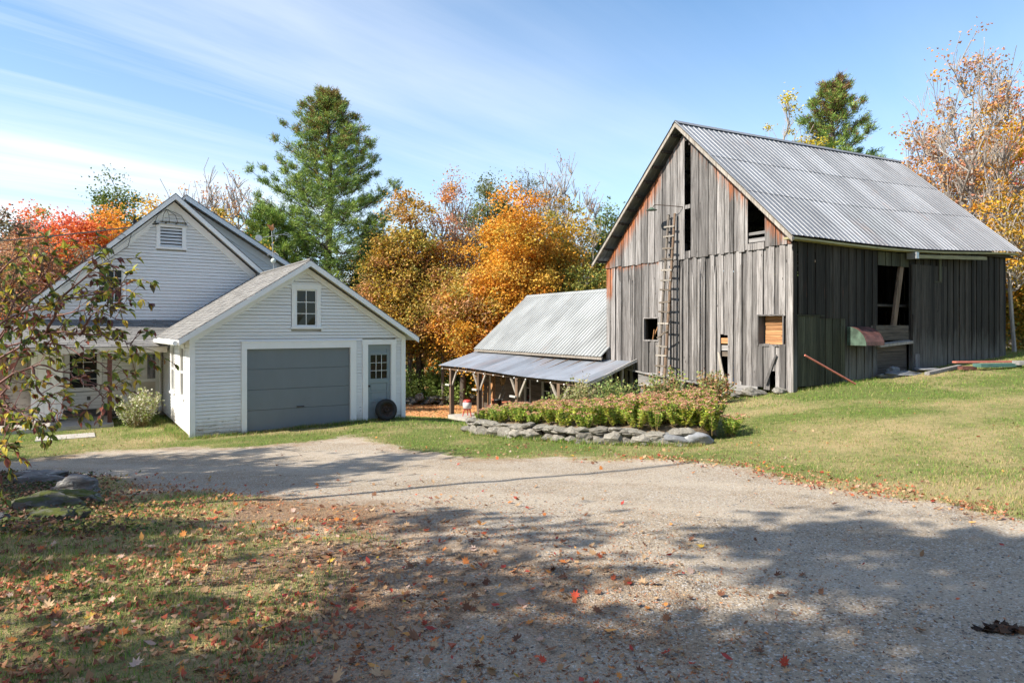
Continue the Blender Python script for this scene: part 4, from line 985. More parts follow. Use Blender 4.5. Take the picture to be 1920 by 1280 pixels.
m = MB(); m.poly([(WL,RYw,RZw+.02),(0,RYw,RZw+.02),(0,6.1,.6),(WL,6.1,.6)], [(0,1,2,3)]); m.build('rear_roof', MAT['roof_wing'], wing)
m = MB(); m.poly([(WL-.02,RYw-.16,RZw-.1),(WL-.02,RYw,RZw+.05),(WL-.02,RYw+.16,RZw-.1),(0,RYw-.16,RZw-.1),(0,RYw,RZw+.05),(0,RYw+.16,RZw-.1)], [(0,1,4,3),(1,2,5,4)]); m.build('ridge_cap', MAT['roof_wing'], wing)
m = MB(); m.quad8([(WL,-.42,EZ-.12),(WL+.03,-.42,EZ-.12),(WL+.03,RYw,RZw-.12),(WL,RYw,RZw-.12),(WL,-.42,EZ),(WL+.03,-.42,EZ),(WL+.03,RYw,RZw),(WL,RYw,RZw)]); m.build('barge_board', MAT['sign'], wing)
MB().box(WL-.35,WL+.0,1.9,2.1,2.2,2.36).build('beam_end', MAT['sign'], wing)
# porch roof of rusty corrugated sheets (13 sheets, two rows)
pl = math.hypot(2.25,.66); pz = lambda y: .56+(y)*.30
pz0 = -.14
rp = MB().box(-10.9,1.74,-2.14,-2.04,pz0-.16,pz0-.04).build('porch_roof', MAT['post'], wing)
u = -11.1; k = 0
while u < 1.84:
    un = min(u+.68, 1.85)
    vtop = pl if un < .35 or True else pl
    rib_sheet(rp, 'roof_sheet', MAT['roof_porch'], (0,-2.3,pz0-.02), (1,0,0), (0,2.25/pl,.70/pl), (0,-.70/pl,2.25/pl), u, un+.01, 0, vtop, .076, .018, .05, lift=.006+.003*(k % 2), rounded=True, sag=lambda u_, v_: .03*math.sin(u_*.6)-.002*u_); u = un; k += 1
m = MB(); m.quad8([(1.82,-2.25,pz0-.12),(1.85,-2.25,pz0-.12),(1.85,-.06,.55),(1.82,-.06,.55),(1.82,-2.25,pz0-.01),(1.85,-2.25,pz0-.01),(1.85,-.06,.66),(1.82,-.06,.66)]); m.build('barge_board', MAT['sign'], wing)
m = MB()
for k in range(14): xx = -10.8+k*.95; m.quad8([(xx,-2.2,pz0-.10),(xx+.05,-2.2,pz0-.10),(xx+.05,-.05,.50),(xx,-.05,.50),(xx,-2.2,pz0-.03),(xx+.05,-2.2,pz0-.03),(xx+.05,-.05,.58),(xx,-.05,.58)])
m.build('rafters', MAT['post'], rp)
for xx in (-9.94,-6.87,-3.3,-.15):
    po = MB().box(xx-.10,xx+.10,-2.15,-1.97,-2.62,pz0-.15).build('porch_post', MAT['post'], wing)
    for sg in (-1, 1):
        if xx == -9.94 and sg == -1: continue
        MB().bar((xx+sg*.08,-2.06,-1.05),(xx+sg*.62,-2.06,pz0-.18),.10,.06,up=(0,1,0)).build('brace', MAT['grey_z'], po)
    MB().box(xx-.42,xx+.05,-2.24,-2.15,-1.10,-1.03).build('bracket_shelf', MAT['sign'], po)
MB().box(-6.62,-6.45,-1.6,-1.45,-2.62,pz0).build('inner_post', MAT['orange_h'], wing)
MB().box(-9.75,1.6,-2.35,.0,-2.80,-2.50).build('porch_slab', MAT['concrete'], wing)
# right end of the porch: dark vertical boards, thin props and lattice
for k in range(6): MB().box(1.70,1.73,-2.1+k*.15,-2.1+k*.15+.14,-1.6,pz0+.0+k*.045-.05).build('end_board', MAT['barn_dark'], wing)
for y_ in (-1.12,-.62): MB().bar((1.72,y_-.05,-1.5),(1.72,y_,.15+(y_+2.2)*.3-.3),.06).build('prop', MAT['grey_z'], wing)
for k in range(5): MB().box(.2+k*.3,.2+k*.3+.16,-.03,-.0,-1.4,.4).build('inner_board', MAT['barn_dark'], wing)
lt = empty('lattice_panel', tuple(bw_(1.78,-.9,-1.0)), BA, 'small diamond lattice panel at the right end of the shed porch', 'lattice')
for k in range(5):
    for sg in (-1,1):
        a = -.36+k*.18; y0_, z0_ = a, (0.0 if sg > 0 else .72); 
        MB().bar((.0+.012*sg,a-.22,.62 if sg < 0 else -.12),(.0+.012*sg,a+.22,-.12 if sg < 0 else .62),.03,.012,up=(1,0,0)).build('lath', MAT['grey_z'], lt)
for k in range(13):
    b = sphere((0,0,0), .035, 6).build('eave_bulb', MAT['whiteplastic'], wing, (-10.6+k*.92,-2.28,pz0-.14), smooth=True)
# ---------------------------------------------------------------- trees
def rot_frames(n, rs, up_bias=0.0, face=None):
    """random orthonormal frames; normals biased upwards or toward 'face' vectors"""
    nn = rs.normal(size=(n, 3)); nn /= np.linalg.norm(nn, axis=1)[:, None]
    if up_bias: nn[:, 2] = np.abs(nn[:, 2])+up_bias
    if face is not None: nn = nn+face
    nn /= np.linalg.norm(nn, axis=1)[:, None]
    t = rs.normal(size=(n, 3)); a = np.cross(nn, t); a /= np.linalg.norm(a, axis=1)[:, None]
    return nn, a, np.cross(nn, a)
def leaf_cards(P, size, cols, rs, up_bias=.3, aspect=.8, fold=.25, shape='leaf'):
    n = len(P); nn, a, b = rot_frames(n, rs, up_bias)
    s = size*rs.uniform(.6, 1.35, (n, 1))
    f = nn*s*fold
    v = np.stack([P-b*s*.5, P+a*s*aspect*.5-f+b*s*.02, P+b*s*.55, P-a*s*aspect*.5-f+b*s*.02], 1).reshape(-1, 3)
    fc = np.arange(n*4).reshape(n, 4); fc = np.concatenate([fc[:, [0, 1, 2]], fc[:, [0, 2, 3]]])
    return v, fc, np.repeat(cols, 4, 0)
def pick(pal, n, rs, w=None):
    pal = np.minimum(np.array(pal)*1.12, .9); i = rs.choice(len(pal), n, p=w); c = pal[i]*rs.uniform(.72, 1.22, (n, 1)); return c*rs.uniform(.93, 1.07, (n, 3))
def grow(att, h0, trunk, rs, jit=.12, up=.25):
    """connect attractor points to a trunk polyline; returns nodes, parents"""
    nodes = [np.array(p) for p in trunk]; par = [-1]+list(range(len(trunk)-1)); tips = []
    N = np.array(nodes)
    for a in att:
        d = N-a; dist = np.sqrt((d**2).sum(1)); pen = np.maximum(0, N[:, 2]-(a[2]-.25*np.hypot(d[:, 0], d[:, 1])))*2.0
        low = np.where(N[:, 2] < h0, 3.0, 0)
        i = int(np.argmin(dist+pen+low)); p0 = nodes[i]; L_ = dist[i]; k = max(1, min(5, int(L_/.55)+1)); prev = i; new = []
        for j in range(1, k+1):
            t = j/k; q_ = p0+(a-p0)*t; q_ = q_+rs.normal(size=3)*jit*(L_*.25)*(t < 1); q_[2] -= up*L_*.25*math.sin(math.pi*t)
            nodes.append(q_); par.append(prev); prev = len(nodes)-1; new.append(q_)
        N = np.vstack([N, new]); tips.append(prev)
    return np.array(nodes), np.array(par), np.array(tips)
def limb_mesh(name, nodes, par, tips, r0, rmin, mat, k=5):
    n = len(nodes); cnt = np.zeros(n)
    cnt[tips] = 1
    for i in range(n-1, 0, -1):
        if par[i] >= 0: cnt[par[i]] += cnt[i]
    rad = np.maximum(rmin, r0*np.sqrt(np.maximum(cnt, .4)/max(cnt[0], 1))); rad[0] = r0*1.25
    ch = np.arange(1, n); p = par[1:]; A = nodes[p]; B_ = nodes[ch]; ra = np.minimum(rad[p], rad[ch]*1.6+.003); rb_ = rad[ch]
    d = B_-A; l = np.linalg.norm(d, axis=1)[:, None]; d = d/np.maximum(l, 1e-6)
    t = np.tile([.31, .17, .93], (len(d), 1)); t[np.abs(d[:, 2]) > .8] = (1, .1, 0); a = np.cross(d, t); a /= np.linalg.norm(a, axis=1)[:, None]; c = np.cross(d, a)
    vs = []
    for (C, r_) in ((A, ra), (B_, rb_)):
        for j in range(k):
            th = 2*math.pi*j/k; vs.append(C+(a*math.cos(th)+c*math.sin(th))*r_[:, None])
    v = np.stack(vs, 1).reshape(-1, 3); b = np.arange(len(d))[:, None]*2*k
    fs = [np.concatenate([b+j, b+(j+1) % k, b+k+(j+1) % k, b+k+j], 1) for j in range(k)]
    return np_mesh(name, v, np.concatenate(fs), mat, smooth=True)
def decid(label, x, y, h, w, pal, seed=0, base=.25, natt=150, nleaf=90, size=.2, clump=.55, bark='bark', r0=None, wts=None, cat='tree', top=1.0, twigs=0, grad=None, group=None, name='maple_tree', lean=(0, 0), fork=1, upb=.3, rmin=.014, tr_h=.85):
    rs = np.random.default_rng(seed); z0 = hz_(x, y)-.15; r0 = r0 or h*.013
    if y > 20: size *= .80; nleaf = int(nleaf*1.4)
    # crown envelope: egg with noisy radius
    n = natt; u = rs.random(n)**.45; th = rs.uniform(0, 2*math.pi, n); ph = np.arccos(rs.uniform(-1, 1, n))
    hb = h*base; cz = hb+(h-hb)*.45; rz = (h-hb)*.55
    px_ = u*np.sin(ph)*np.cos(th); py_ = u*np.sin(ph)*np.sin(th); pz_ = u*np.cos(ph)
    lob = 1+.22*np.sin(th*3+seed)+.15*np.sin(th*5+seed*2+ph*4)
    pinch = np.where(pz_ > 0, 1-.35*pz_**top, 1-.25*pz_**2)
    att = np.stack([px_*w/2*lob*pinch, py_*w/2*lob*pinch, cz+pz_*rz*(.9+.12*np.sin(th*2+seed))], 1)
    att[:, 0] += lean[0]*att[:, 2]/h; att[:, 1] += lean[1]*att[:, 2]/h
    att = att[np.argsort(np.hypot(att[:, 0], att[:, 1])+.3*np.abs(att[:, 2]-cz))]
    nt_ = 9; trunk = [(lean[0]*t*.8+rs.normal()*.06*h*.05, lean[1]*t*.8+rs.normal()*.06*h*.05, t*h*tr_h) for t in np.linspace(0, 1, nt_)]; trunk[0] = (0, 0, 0)
    nodes, par, tips = grow(att, hb*.9, trunk, rs)
    T = empty(name, (x, y, z0), 0, label, cat, group)
    nb, pb, tb = nodes, par, tips
    if twigs:
        ex = []; ep = []; 
        base_i = rs.choice(tips, twigs); 
        dirs = nodes[base_i]-np.array([0, 0, cz*.5]); dirs /= np.linalg.norm(dirs, axis=1)[:, None]; dirs = dirs*.5+rs.normal(size=dirs.shape)*.35; dirs[:, 2] += .55
        q1 = nodes[base_i]+dirs*rs.uniform(.3, .6, (twigs, 1)); q2 = q1+(dirs+rs.normal(size=dirs.shape)*.25)*rs.uniform(.25, .55, (twigs, 1))
        m0 = len(nodes); nodes = np.vstack([nodes, q1, q2]); par = np.concatenate([par, base_i, np.arange(m0, m0+twigs)]); tips = np.arange(m0+twigs, m0+2*twigs)
    link('trunk', limb_mesh('limbs', nodes, par, tips, r0, rmin, MAT[bark]), T)
    if nleaf:
        cc = nodes[tb] if not twigs else nodes[rs.choice(tips, min(len(tips), natt))]
        m = len(cc); P = np.repeat(cc, nleaf, 0)+rs.normal(size=(m*nleaf, 3))*clump*np.array([1, 1, .62])*rs.uniform(.5, 1.2, (m, 1)).repeat(nleaf, 0)
        P[:, 2] = np.maximum(P[:, 2], .15)
        cl = pick(pal, m, rs, wts); cols = np.repeat(cl, nleaf, 0)*.6+pick(pal, m*nleaf, rs, wts)*.4
        if grad is not None:
            g = np.clip((P[:, 2:3]-grad[1]*h)/(grad[2]*h-grad[1]*h), 0, 1)*grad[3]; cols = cols*(1-g)+np.array(grad[0])*rs.uniform(.75, 1.2, (len(P), 1))*g
        v, f, c = leaf_cards(P, size, cols, rs, upb)
        link('crown', np_mesh('crown', v, f, MAT['leaf'], c), T)
    return T
GRN = [(.11,.17,.035), (.16,.21,.04), (.08,.13,.03), (.22,.24,.05)]
YEL = [(.52,.36,.04), (.60,.33,.03), (.38,.30,.05), (.28,.27,.05)]
ORG = [(.66,.29,.03), (.72,.37,.04), (.56,.22,.03), (.60,.42,.07)]
RED = [(.78,.20,.06), (.85,.28,.05), (.70,.13,.07), (.82,.36,.06)]
OLV = [(.36,.32,.06), (.46,.32,.06), (.24,.25,.05), (.52,.30,.05)]
BRN = [(.46,.20,.09), (.54,.27,.14), (.36,.17,.08), (.50,.32,.17)]
PNK = [(.55,.24,.16), (.62,.32,.22), (.45,.17,.11)]
F_ = 1270.
def X(px, Y): return (px-960)/F_*Y
def HT(px, py, Y): return (614-py)/F_*Y-hz_(X(px, Y), Y)+.15

def pine(label, x, y, h, w, seed=0, pal=None, cone=None, nbr=95, tuft=15, name='pine_tree', shape=None, r0=.3, base=.12, ntw=9, tl=.24, droop=.0):
    rs = np.random.default_rng(seed); z0 = hz_(x, y)-.15; T = empty(name, (x, y, z0), 0, label, 'tree')
    pal = pal or [(.15,.24,.05), (.22,.32,.06), (.11,.18,.045), (.28,.36,.07)]
    nodes = [(0, 0, 0)]; par = [-1]; nt_ = 16
    for i in range(1, nt_+1): nodes.append((.1*math.sin(i*.7), .08*math.cos(i*.9), h*i/nt_*.985)); par.append(i-1)
    tips = [nt_]; TP_ = []; TD = []; HH = []
    for b in range(nbr):
        t = base+(1-base)*((b+.5)/nbr)**.85; zb = t*h; ang = b*2.399+rs.normal()*.3
        prof = shape(t) if shape else (1-t)**.75
        L_ = max(.5, w/2*prof*rs.uniform(.72, 1.15)); rise = (.06+.62*t)*rs.uniform(.7, 1.2)
        k = max(3, int(L_/.7)); i0 = min(nt_, int(zb/(h*.985)*nt_)); prev = i0; p0 = np.array([0, 0, zb])
        nodes.append(tuple(p0)); par.append(prev); prev = len(nodes)-1
        ca, sa = math.cos(ang), math.sin(ang)
        for j in range(1, k+1):
            s = j/k; r_ = L_*s; zz_ = zb+rise*L_*(s*.45+.55*s*s)-droop*L_*s
            q_ = np.array([ca*r_, sa*r_, zz_])+rs.normal(size=3)*.05*L_*.3
            nodes.append(tuple(q_)); par.append(prev); prev = len(nodes)-1
            if s > .22:
                # side twigs in a flat plume
                for sd_ in range(ntw):
                    sg = rs.choice([-1, 1]); tlw = L_*.20*(1.25-s)*rs.uniform(.5, 1.3)+.18; d = np.array([-sa*sg*.85+ca*.6, ca*sg*.85+sa*.6, .28+.35*t+rs.normal()*.15])
                    e = q_+d*tlw+rs.normal(size=3)*.10
                    if rs.random() < .5: nodes.append(tuple(e)); par.append(prev); tips.append(len(nodes)-1)
                    for f_ in (.55, 1.0): TP_.append(q_+(e-q_)*f_); TD.append(d); HH.append(t)
        tips.append(prev); TP_.append(np.array(nodes[prev])); TD.append(np.array([ca, sa, .5])); HH.append(t)
    for k in range(40): TP_.append(np.array([rs.normal()*.18, rs.normal()*.18, h*rs.uniform(.88, 1.0)])); TD.append(np.array([rs.normal()*.4, rs.normal()*.4, 1])); HH.append(1.)
    link('trunk', limb_mesh('limbs', np.array(nodes), np.array(par), np.array(tips), r0, .012, MAT['bark_dark']), T)
    TP_ = np.array(TP_); TD = np.array(TD); TD /= np.linalg.norm(TD, axis=1)[:, None]; HH = np.array(HH); m = len(TP_)
    base_c = pick(pal, m, rs)
    if cone is not None:
        cm = (rs.random(m) < np.clip((HH-cone[1])/(1-cone[1]), 0, 1)*cone[2]); base_c[cm] = np.array(cone[0])*rs.uniform(.7, 1.2, (cm.sum(), 1))
    n = m*tuft; P = np.repeat(TP_, tuft, 0)+rs.normal(size=(n, 3))*.09; D = np.repeat(TD, tuft, 0)+rs.normal(size=(n, 3))*.62; D[:, 2] += .18; D /= np.linalg.norm(D, axis=1)[:, None]
    sd_ = np.cross(D, rs.normal(size=(n, 3))); sd_ /= np.linalg.norm(sd_, axis=1)[:, None]; Ln = tl*rs.uniform(.6, 1.3, (n, 1)); wd = .032*rs.uniform(.7, 1.3, (n, 1))
    v = np.stack([P-sd_*wd*.6, P+sd_*wd*.6, P+D*Ln], 1).reshape(-1, 3)
    c = np.repeat(base_c, tuft, 0)*rs.uniform(.75, 1.25, (n, 1)); link('crown', np_mesh('needles', v, np.arange(n*3).reshape(n, 3), MAT['needle'], np.repeat(c, 3, 0)), T)
    return T

# main white pine behind the garage
Yp = 46.0
pine('tall blue-green pine with brown-tinged top rising behind the garage', X(617, Yp), Yp, HT(617, 182, Yp), 11.0, 3, nbr=165, ntw=9, tuft=13, tl=.22,
     shape=lambda t: min(.95, 1.5*(1-t)**.70), cone=((.24,.15,.045), .60, .55), r0=.32)
pine('dark hemlock half hidden right of the tall pine', X(702, 52), 52, HT(702, 440, 52), 7.5, 5, nbr=70, ntw=7, tuft=12, tl=.26, pal=[(.03,.06,.025),(.045,.08,.03),(.025,.05,.02)], name='hemlock_tree', shape=lambda t: (1-t)**.6)
pine('bushy green pine at the left shoulder of the tall pine', X(505, 43), 43, HT(505, 400, 43), 6.5, 8, nbr=60, ntw=8, tuft=13, tl=.27, shape=lambda t: min(1, 1.3*(1-t)**.6))
pine('dark pine above the barn roof with yellow leaves before it', X(1562, 44), 44, HT(1562, 162, 44), 11.0, 12, nbr=100, ntw=8, tuft=13, tl=.27, shape=lambda t: (1-t)**.62, cone=((.20,.11,.05), .62, .5))
# behind the farmhouse
decid('fiery red and pink maple left behind the farmhouse', X(110, 33), 33, HT(110, 372, 33), 9.5, RED, 21, .12, 190, 120, .17, .45, grad=((.75,.16,.13), .7, 1.0, .7))
decid('orange-red maple directly left of the farmhouse gable peak', X(215, 35), 35, HT(215, 352, 35), 6.6, RED+ORG, 22, .12, 150, 120, .17, .45, grad=((.78,.36,.04), .7, .98, .9))
decid('golden orange maple just behind the farmhouse peak', X(290, 38), 38, HT(290, 366, 38), 5.2, ORG+YEL, 23, .12, 110, 110, .18, .5)
decid('green round-crowned tree topping the red maples', X(215, 50), 50, HT(215, 310, 50), 5.6, GRN, 24, .3, 120, 95, .20, .5, name='ash_tree')
decid('small olive treetop between red maples on the left', X(98, 52), 52, HT(98, 380, 52), 6.0, OLV+GRN, 25, .3, 90, 90, .21, .5, name='ash_tree')
decid('grey-green leafy tree at the far left edge', X(10, 30), 30, HT(10, 425, 30), 6.5, [(.16,.16,.07),(.22,.19,.10),(.26,.17,.11)], 26, .1, 120, 90, .15, .45, twigs=300, name='apple_tree')
decid('brownish thicket tree left of the farmhouse', X(62, 27), 27, HT(62, 480, 27), 5.0, BRN+[(.22,.2,.09)], 27, .08, 110, 80, .13, .4, twigs=300, name='apple_tree')
decid('nearly bare pinkish tree right of the farmhouse peak', X(372, 42), 42, HT(372, 322, 42), 6.5, PNK+ORG, 28, .2, 120, 9, .15, .3, bark='bark_pale', twigs=700, name='bare_maple', rmin=.016)
decid('nearly bare tree with rusty tips beside the tall pine', X(448, 44), 44, HT(448, 318, 44), 5.5, PNK+ORG, 29, .2, 120, 10, .15, .3, bark='bark_pale', twigs=700, name='bare_maple', rmin=.016)
decid('low yellow maple between farmhouse roof and tall pine', X(412, 36), 36, HT(412, 392, 36), 5.4, YEL+ORG, 30, .15, 110, 100, .17, .5)
decid('short orange maple below the weathervane', X(478, 34), 34, HT(478, 440, 34), 3.6, ORG+YEL, 31, .15, 60, 90, .16, .4)
# middle wood
decid('yellow-green maple right of the tall pine', X(770, 43), 43, HT(770, 352, 43), 5.2, YEL+OLV+OLV+BRN, 40, .2, 170, 100, .2, .5, grad=((.60,.31,.03), .8, 1.0, .75))
decid('thin brown-pink tree between two golden maples', X(852, 45), 45, HT(852, 350, 45), 5.2, BRN+PNK+ORG, 41, .2, 170, 46, .16, .4, bark='bark_pale', twigs=800, name='ironwood_tree', rmin=.016)
decid('tall distant grey-green oak above the golden maples', X(915, 62), 62, HT(915, 322, 62), 7.5, [(.17,.19,.07),(.22,.22,.08),(.12,.15,.05)], 42, .4, 150, 70, .24, .6, name='oak_tree')
decid('faint bare-topped oak behind the orange maple', X(985, 64), 64, HT(985, 318, 64), 7.0, [(.22,.20,.10),(.16,.17,.07)], 43, .4, 130, 22, .2, .5, twigs=700, name='oak_tree')
decid('large glowing orange maple in the centre', X(970, 42), 42, HT(970, 338, 42), 7.0, ORG+ORG+[(.38,.32,.06)], 44, .10, 330, 115, .19, .5, grad=((.78,.30,.02), .75, 1.0, .6), tr_h=.8)
decid('lower orange and brown maple before the large orange one', X(905, 40), 40, HT(905, 490, 40), 5.4, ORG+BRN+OLV, 45, .34, 150, 100, .18, .5)
decid('olive yellow maple right of the large orange maple', X(1060, 45), 45, HT(1060, 366, 45), 5.6, OLV+YEL, 46, .2, 150, 90, .2, .5)
decid('slender bare tree with pink topmost leaves', X(1066, 49), 49, HT(1066, 305, 49), 4.2, PNK+BRN, 47, .35, 90, 7, .15, .25, bark='bark_pale', twigs=600, name='bare_maple', rmin=.017)
decid('slender bare tree reaching above the orange maple', X(1030, 50), 50, HT(1030, 300, 50), 3.6, PNK, 48, .35, 70, 4, .14, .25, bark='bark_pale', twigs=450, name='bare_maple', rmin=.017)
decid('green tree beside the barn left eave', X(1136, 52), 52, HT(1136, 365, 52), 4.4, GRN+[(.2,.22,.05)], 49, .25, 130, 90, .21, .5, name='ash_tree')
decid('dark green tree behind the barn left eave', X(1185, 54), 54, HT(1185, 392, 54), 4.5, GRN, 50, .2, 90, 90, .22, .5, name='ash_tree')
decid('olive understorey maple above the shed roof ridge', X(1095, 41), 41, HT(1095, 470, 41), 5.0, OLV+GRN, 51, .1, 120, 90, .18, .5)
decid('brown and gold maple above the garage right roof', X(735, 42), 42, HT(735, 462, 42), 5.2, OLV+YEL+BRN, 52, .34, 150, 95, .18, .5)
decid('dark-trunked maple with rust leaves over the back lawn', X(785, 43), 43, HT(785, 520, 43), 5.0, BRN+YEL+ORG, 53, .48, 150, 95, .17, .45, bark='bark_dark', r0=.2)
decid('dark-trunked gold maple left of the shed roof', X(868, 41), 41, HT(868, 545, 41), 4.6, ORG+BRN, 54, .50, 130, 95, .17, .45, bark='bark_dark', r0=.2)
decid('rust-brown maple tucked behind garage right corner', X(790, 47), 47, HT(790, 420, 47), 5.2, BRN+YEL+OLV, 55, .3, 150, 90, .19, .5)
decid('gold-green maple filling the gap by the brown tree', X(890, 50), 50, HT(890, 420, 50), 5.6, YEL+OLV, 56, .1, 150, 90, .2, .5)
decid('shaded green maple behind the hemlock', X(665, 50), 50, HT(665, 480, 50), 7.0, YEL+OLV, 57, .1, 130, 90, .2, .5)
decid('russet maple deep in the wood behind the shed', X(1010, 52), 52, HT(1010, 480, 52), 8.0, BRN+ORG+OLV, 58, .1, 170, 90, .21, .6)
for k, (px_, py_, Y_2) in enumerate([(860,696,42.5),(812,684,43),(838,700,42.5),(882,682,43),(912,700,42.5),(776,694,43)]):
    decid(('green shrub directly right of the first porch post','largest green shrub between garage and first porch post','green shrub behind the left end of the shed porch','green shrub seen between the first two shed porch posts','green shrub behind the second shed porch post','green shrub closest to the garage right corner')[k], X(px_, Y_2), Y_2, max(1.3, HT(px_, py_, Y_2)), 2.6, [(.24,.34,.08),(.32,.40,.10),(.18,.26,.06)], 70+k, .02, 40, 70, .15, .35, name='green_shrub', cat='shrub', group='shrubs edging the back lawn', r0=.03)
decid('broad golden maple low between the garage and the shed', X(830, 41.5), 41.5, HT(830, 500, 41.5), 5.0, YEL+OLV+BRN, 59, .40, 150, 95, .18, .5)
decid('amber maple directly above the shed roof left end', X(935, 39.5), 39.5, HT(935, 455, 39.5), 5.0, ORG, 60, .12, 170, 100, .18, .5)
# right side
decid('yellow-leaved twiggy tree above the barn ridge', X(1468, 42), 42, HT(1468, 190, 42), 3.6, [(.62,.50,.06),(.55,.42,.05),(.42,.40,.06)], 80, .35, 60, 34, .18, .3, bark='bark_pale', twigs=350, name='birch_tree', rmin=.014)
decid('yellow-leaved maple in front of the ridge pine', X(1530, 40), 40, HT(1530, 225, 40), 3.4, [(.62,.48,.05),(.45,.40,.05)], 81, .5, 60, 45, .17, .35, name='birch_tree')
decid('tall nearly bare maple with orange remnants at the right', X(1822, 31), 31, HT(1822, 92, 31), 6.6, PNK+ORG+BRN, 82, .15, 190, 19, .17, .36, bark='bark_pale', twigs=1500, name='bare_maple', rmin=.012)
decid('second half-bare orange maple near the right edge', X(1772, 35), 35, HT(1772, 215, 35), 5.0, PNK+ORG+ORG, 83, .15, 120, 38, .16, .35, bark='bark_pale', twigs=800, name='bare_maple', rmin=.012)
decid('golden maple at the right edge behind bare branches', X(1895, 36), 36, HT(1895, 150, 36), 5.6, [(.60,.36,.04),(.42,.33,.05),(.66,.28,.03)], 84, .2, 150, 70, .19, .5)
decid('crimson maple reaching in at the top right', X(2065, 24), 24, HT(2065, -30, 24), 4.2, [(.55,.07,.10),(.62,.14,.10),(.70,.22,.08)], 85, .45, 120, 60, .15, .4)
decid('orange maple behind the barn far corner', X(1860, 40), 40, HT(1860, 330, 40), 6.5, ORG+OLV+YEL, 86, .08, 170, 85, .19, .5)
decid('green and rust maple low beside the barn', X(1930, 30), 30, HT(1930, 440, 30), 5.5, OLV+ORG+GRN, 87, .05, 140, 85, .16, .45)
decid('leaning grey birch close behind the barn corner', X(1902, 27.5), 27.5, HT(1902, 380, 27.5), 3.0, ORG+YEL, 88, .4, 60, 30, .15, .35, bark='bark_pale', twigs=200, name='birch_tree', r0=.075, lean=(-.45, 0))
decid('green maple behind the barn on the far slope', X(1790, 50), 50, HT(1790, 350, 50), 7.0, GRN+OLV, 89, .1, 130, 85, .22, .55)
# far wood closing the horizon
def wood_mass(name, n, band, seed, kind_lab):
    rs = np.random.default_rng(seed); cs = []; cl = []
    for _ in range(n):
        x, y, hh, ww, pal = band(rs); z0 = hz_(x, y); k = 55
        th = rs.uniform(0, 6.28, k); u = rs.random(k)**.5; zt = rs.random(k)
        cs.append(np.stack([x+ww/2*u*np.cos(th)*np.sqrt(1-.8*(zt-.35).clip(0)**1), y+ww/2*u*np.sin(th), z0+hh*(.05+.95*zt*(1-.25*u))], 1)); cl.append(pick(pal, 1, rs).repeat(k, 0)*rs.uniform(.8, 1.2, (k, 1)))
    C = np.concatenate(cs); Cc = np.concatenate(cl); per = 22; P = C.repeat(per, 0)+rs.normal(size=(len(C)*per, 3))*.75
    v, f, c = leaf_cards(P, .34, Cc.repeat(per, 0)*rs.uniform(.75, 1.25, (len(P), 1)), rs, .3); o = link(name, np_mesh(name, v, f, MAT['leaf'], c)); o['kind'] = 'stuff'; o['label'] = kind_lab; return o
pals = [ORG, YEL, OLV, BRN, GRN, OLV]
wood_mass('distant_woods', 60, lambda rs: (rs.uniform(-52, 48), rs.uniform(60, 74), rs.uniform(8.5, 11.5), rs.uniform(6, 8.5), pals[rs.integers(6)]), 5, 'dim mixed autumn wood closing the view')
wood_mass('right_woods', 26, lambda rs: (rs.uniform(26, 52), rs.uniform(36, 58), rs.uniform(7, 10), rs.uniform(5, 7), pals[rs.integers(6)]), 6, 'mixed autumn wood on the right slope')
wood_mass('left_woods', 22, lambda rs: (rs.uniform(-48, -24), rs.uniform(34, 52), rs.uniform(5.5, 7.5), rs.uniform(5, 7), pals[rs.integers(6)]), 7, 'mixed autumn wood on the left')
# trees standing beside and behind the camera; their shade falls across the driveway
SH = [(-12.6,6.0,10.5,5.4),(-15.6,8.0,9.5,4.6),(-6.4,-1.2,12.0,6.4),(-10.6,1.6,8.0,2.4),(-4.6,-4.8,13.5,7.5),(-9.6,-2.6,11.0,5.0),(-5.5,-3.0,14.0,5.5)]
for k, (x, y, h, w) in enumerate(SH):
    decid(('roadside maple level with the mossy ledge','roadside maple farthest up the driveway','broad roadside maple nearest behind the viewer','smallest sparse roadside maple','roadside maple farthest behind the viewer','roadside maple at the outer bend','tallest roadside maple behind the viewer')[k], x, y, h, w, RED+ORG, 100+k, .30, 100, (80,80,92,36,50,58,60)[k], .19, .42, name='shade_maple', group='roadside maples left of the driveway')
yt = empty('dead_sapling', (-7.6, 5.2, hz_(-7.6, 5.2)-.1), 0, 'straight bare sapling casting a line of shade over the gravel', 'tree')
MB().tube([(0,0,0),(.03,.0,3),(-.02,.03,6),(.05,0,9.6)], [.09,.075,.06,.045], 7).build('trunk', MAT['bark'], yt)

wood_mass('woods_behind', 26, lambda rs: (rs.uniform(-34, 40), rs.uniform(-44, -26), rs.uniform(13, 17), rs.uniform(8, 10), pals[rs.integers(6)]), 9, 'autumn wood across the road behind the viewer')
# ---------------------------------------------------------------- stone edged bed
line_pts = [(-.95,15.75),(-.62,15.2),(.1,14.45),(1.07,13.62),(2.1,13.1),(2.9,12.88),(3.5,12.8)]
def along(t):
    t = t*(len(line_pts)-1); i = min(int(t), len(line_pts)-2); f = t-i; a, b = line_pts[i], line_pts[i+1]
    return a[0]*(1-f)+b[0]*f, a[1]*(1-f)+b[1]*f, math.atan2(b[1]-a[1], b[0]-a[0])
wl = empty('dry_stone_edging', (1.3,13.7,hz_(1.3,13.7)), 0, 'low dry stone wall of lichened fieldstones edging the flower bed', 'stone wall')
rset = [rock_mesh('fieldstone', MAT['stone'], 3 if k < 4 else 2, (.55,.4,.65,.33,.5,.6,.28,.45,.7,.38)[k], .13, 60+k) for k in range(10)]
big_ = rock_mesh('boulder', MAT['stone_grey'], 3, .42, .10, 91, sharp=False)
rs_ = random.Random(3)
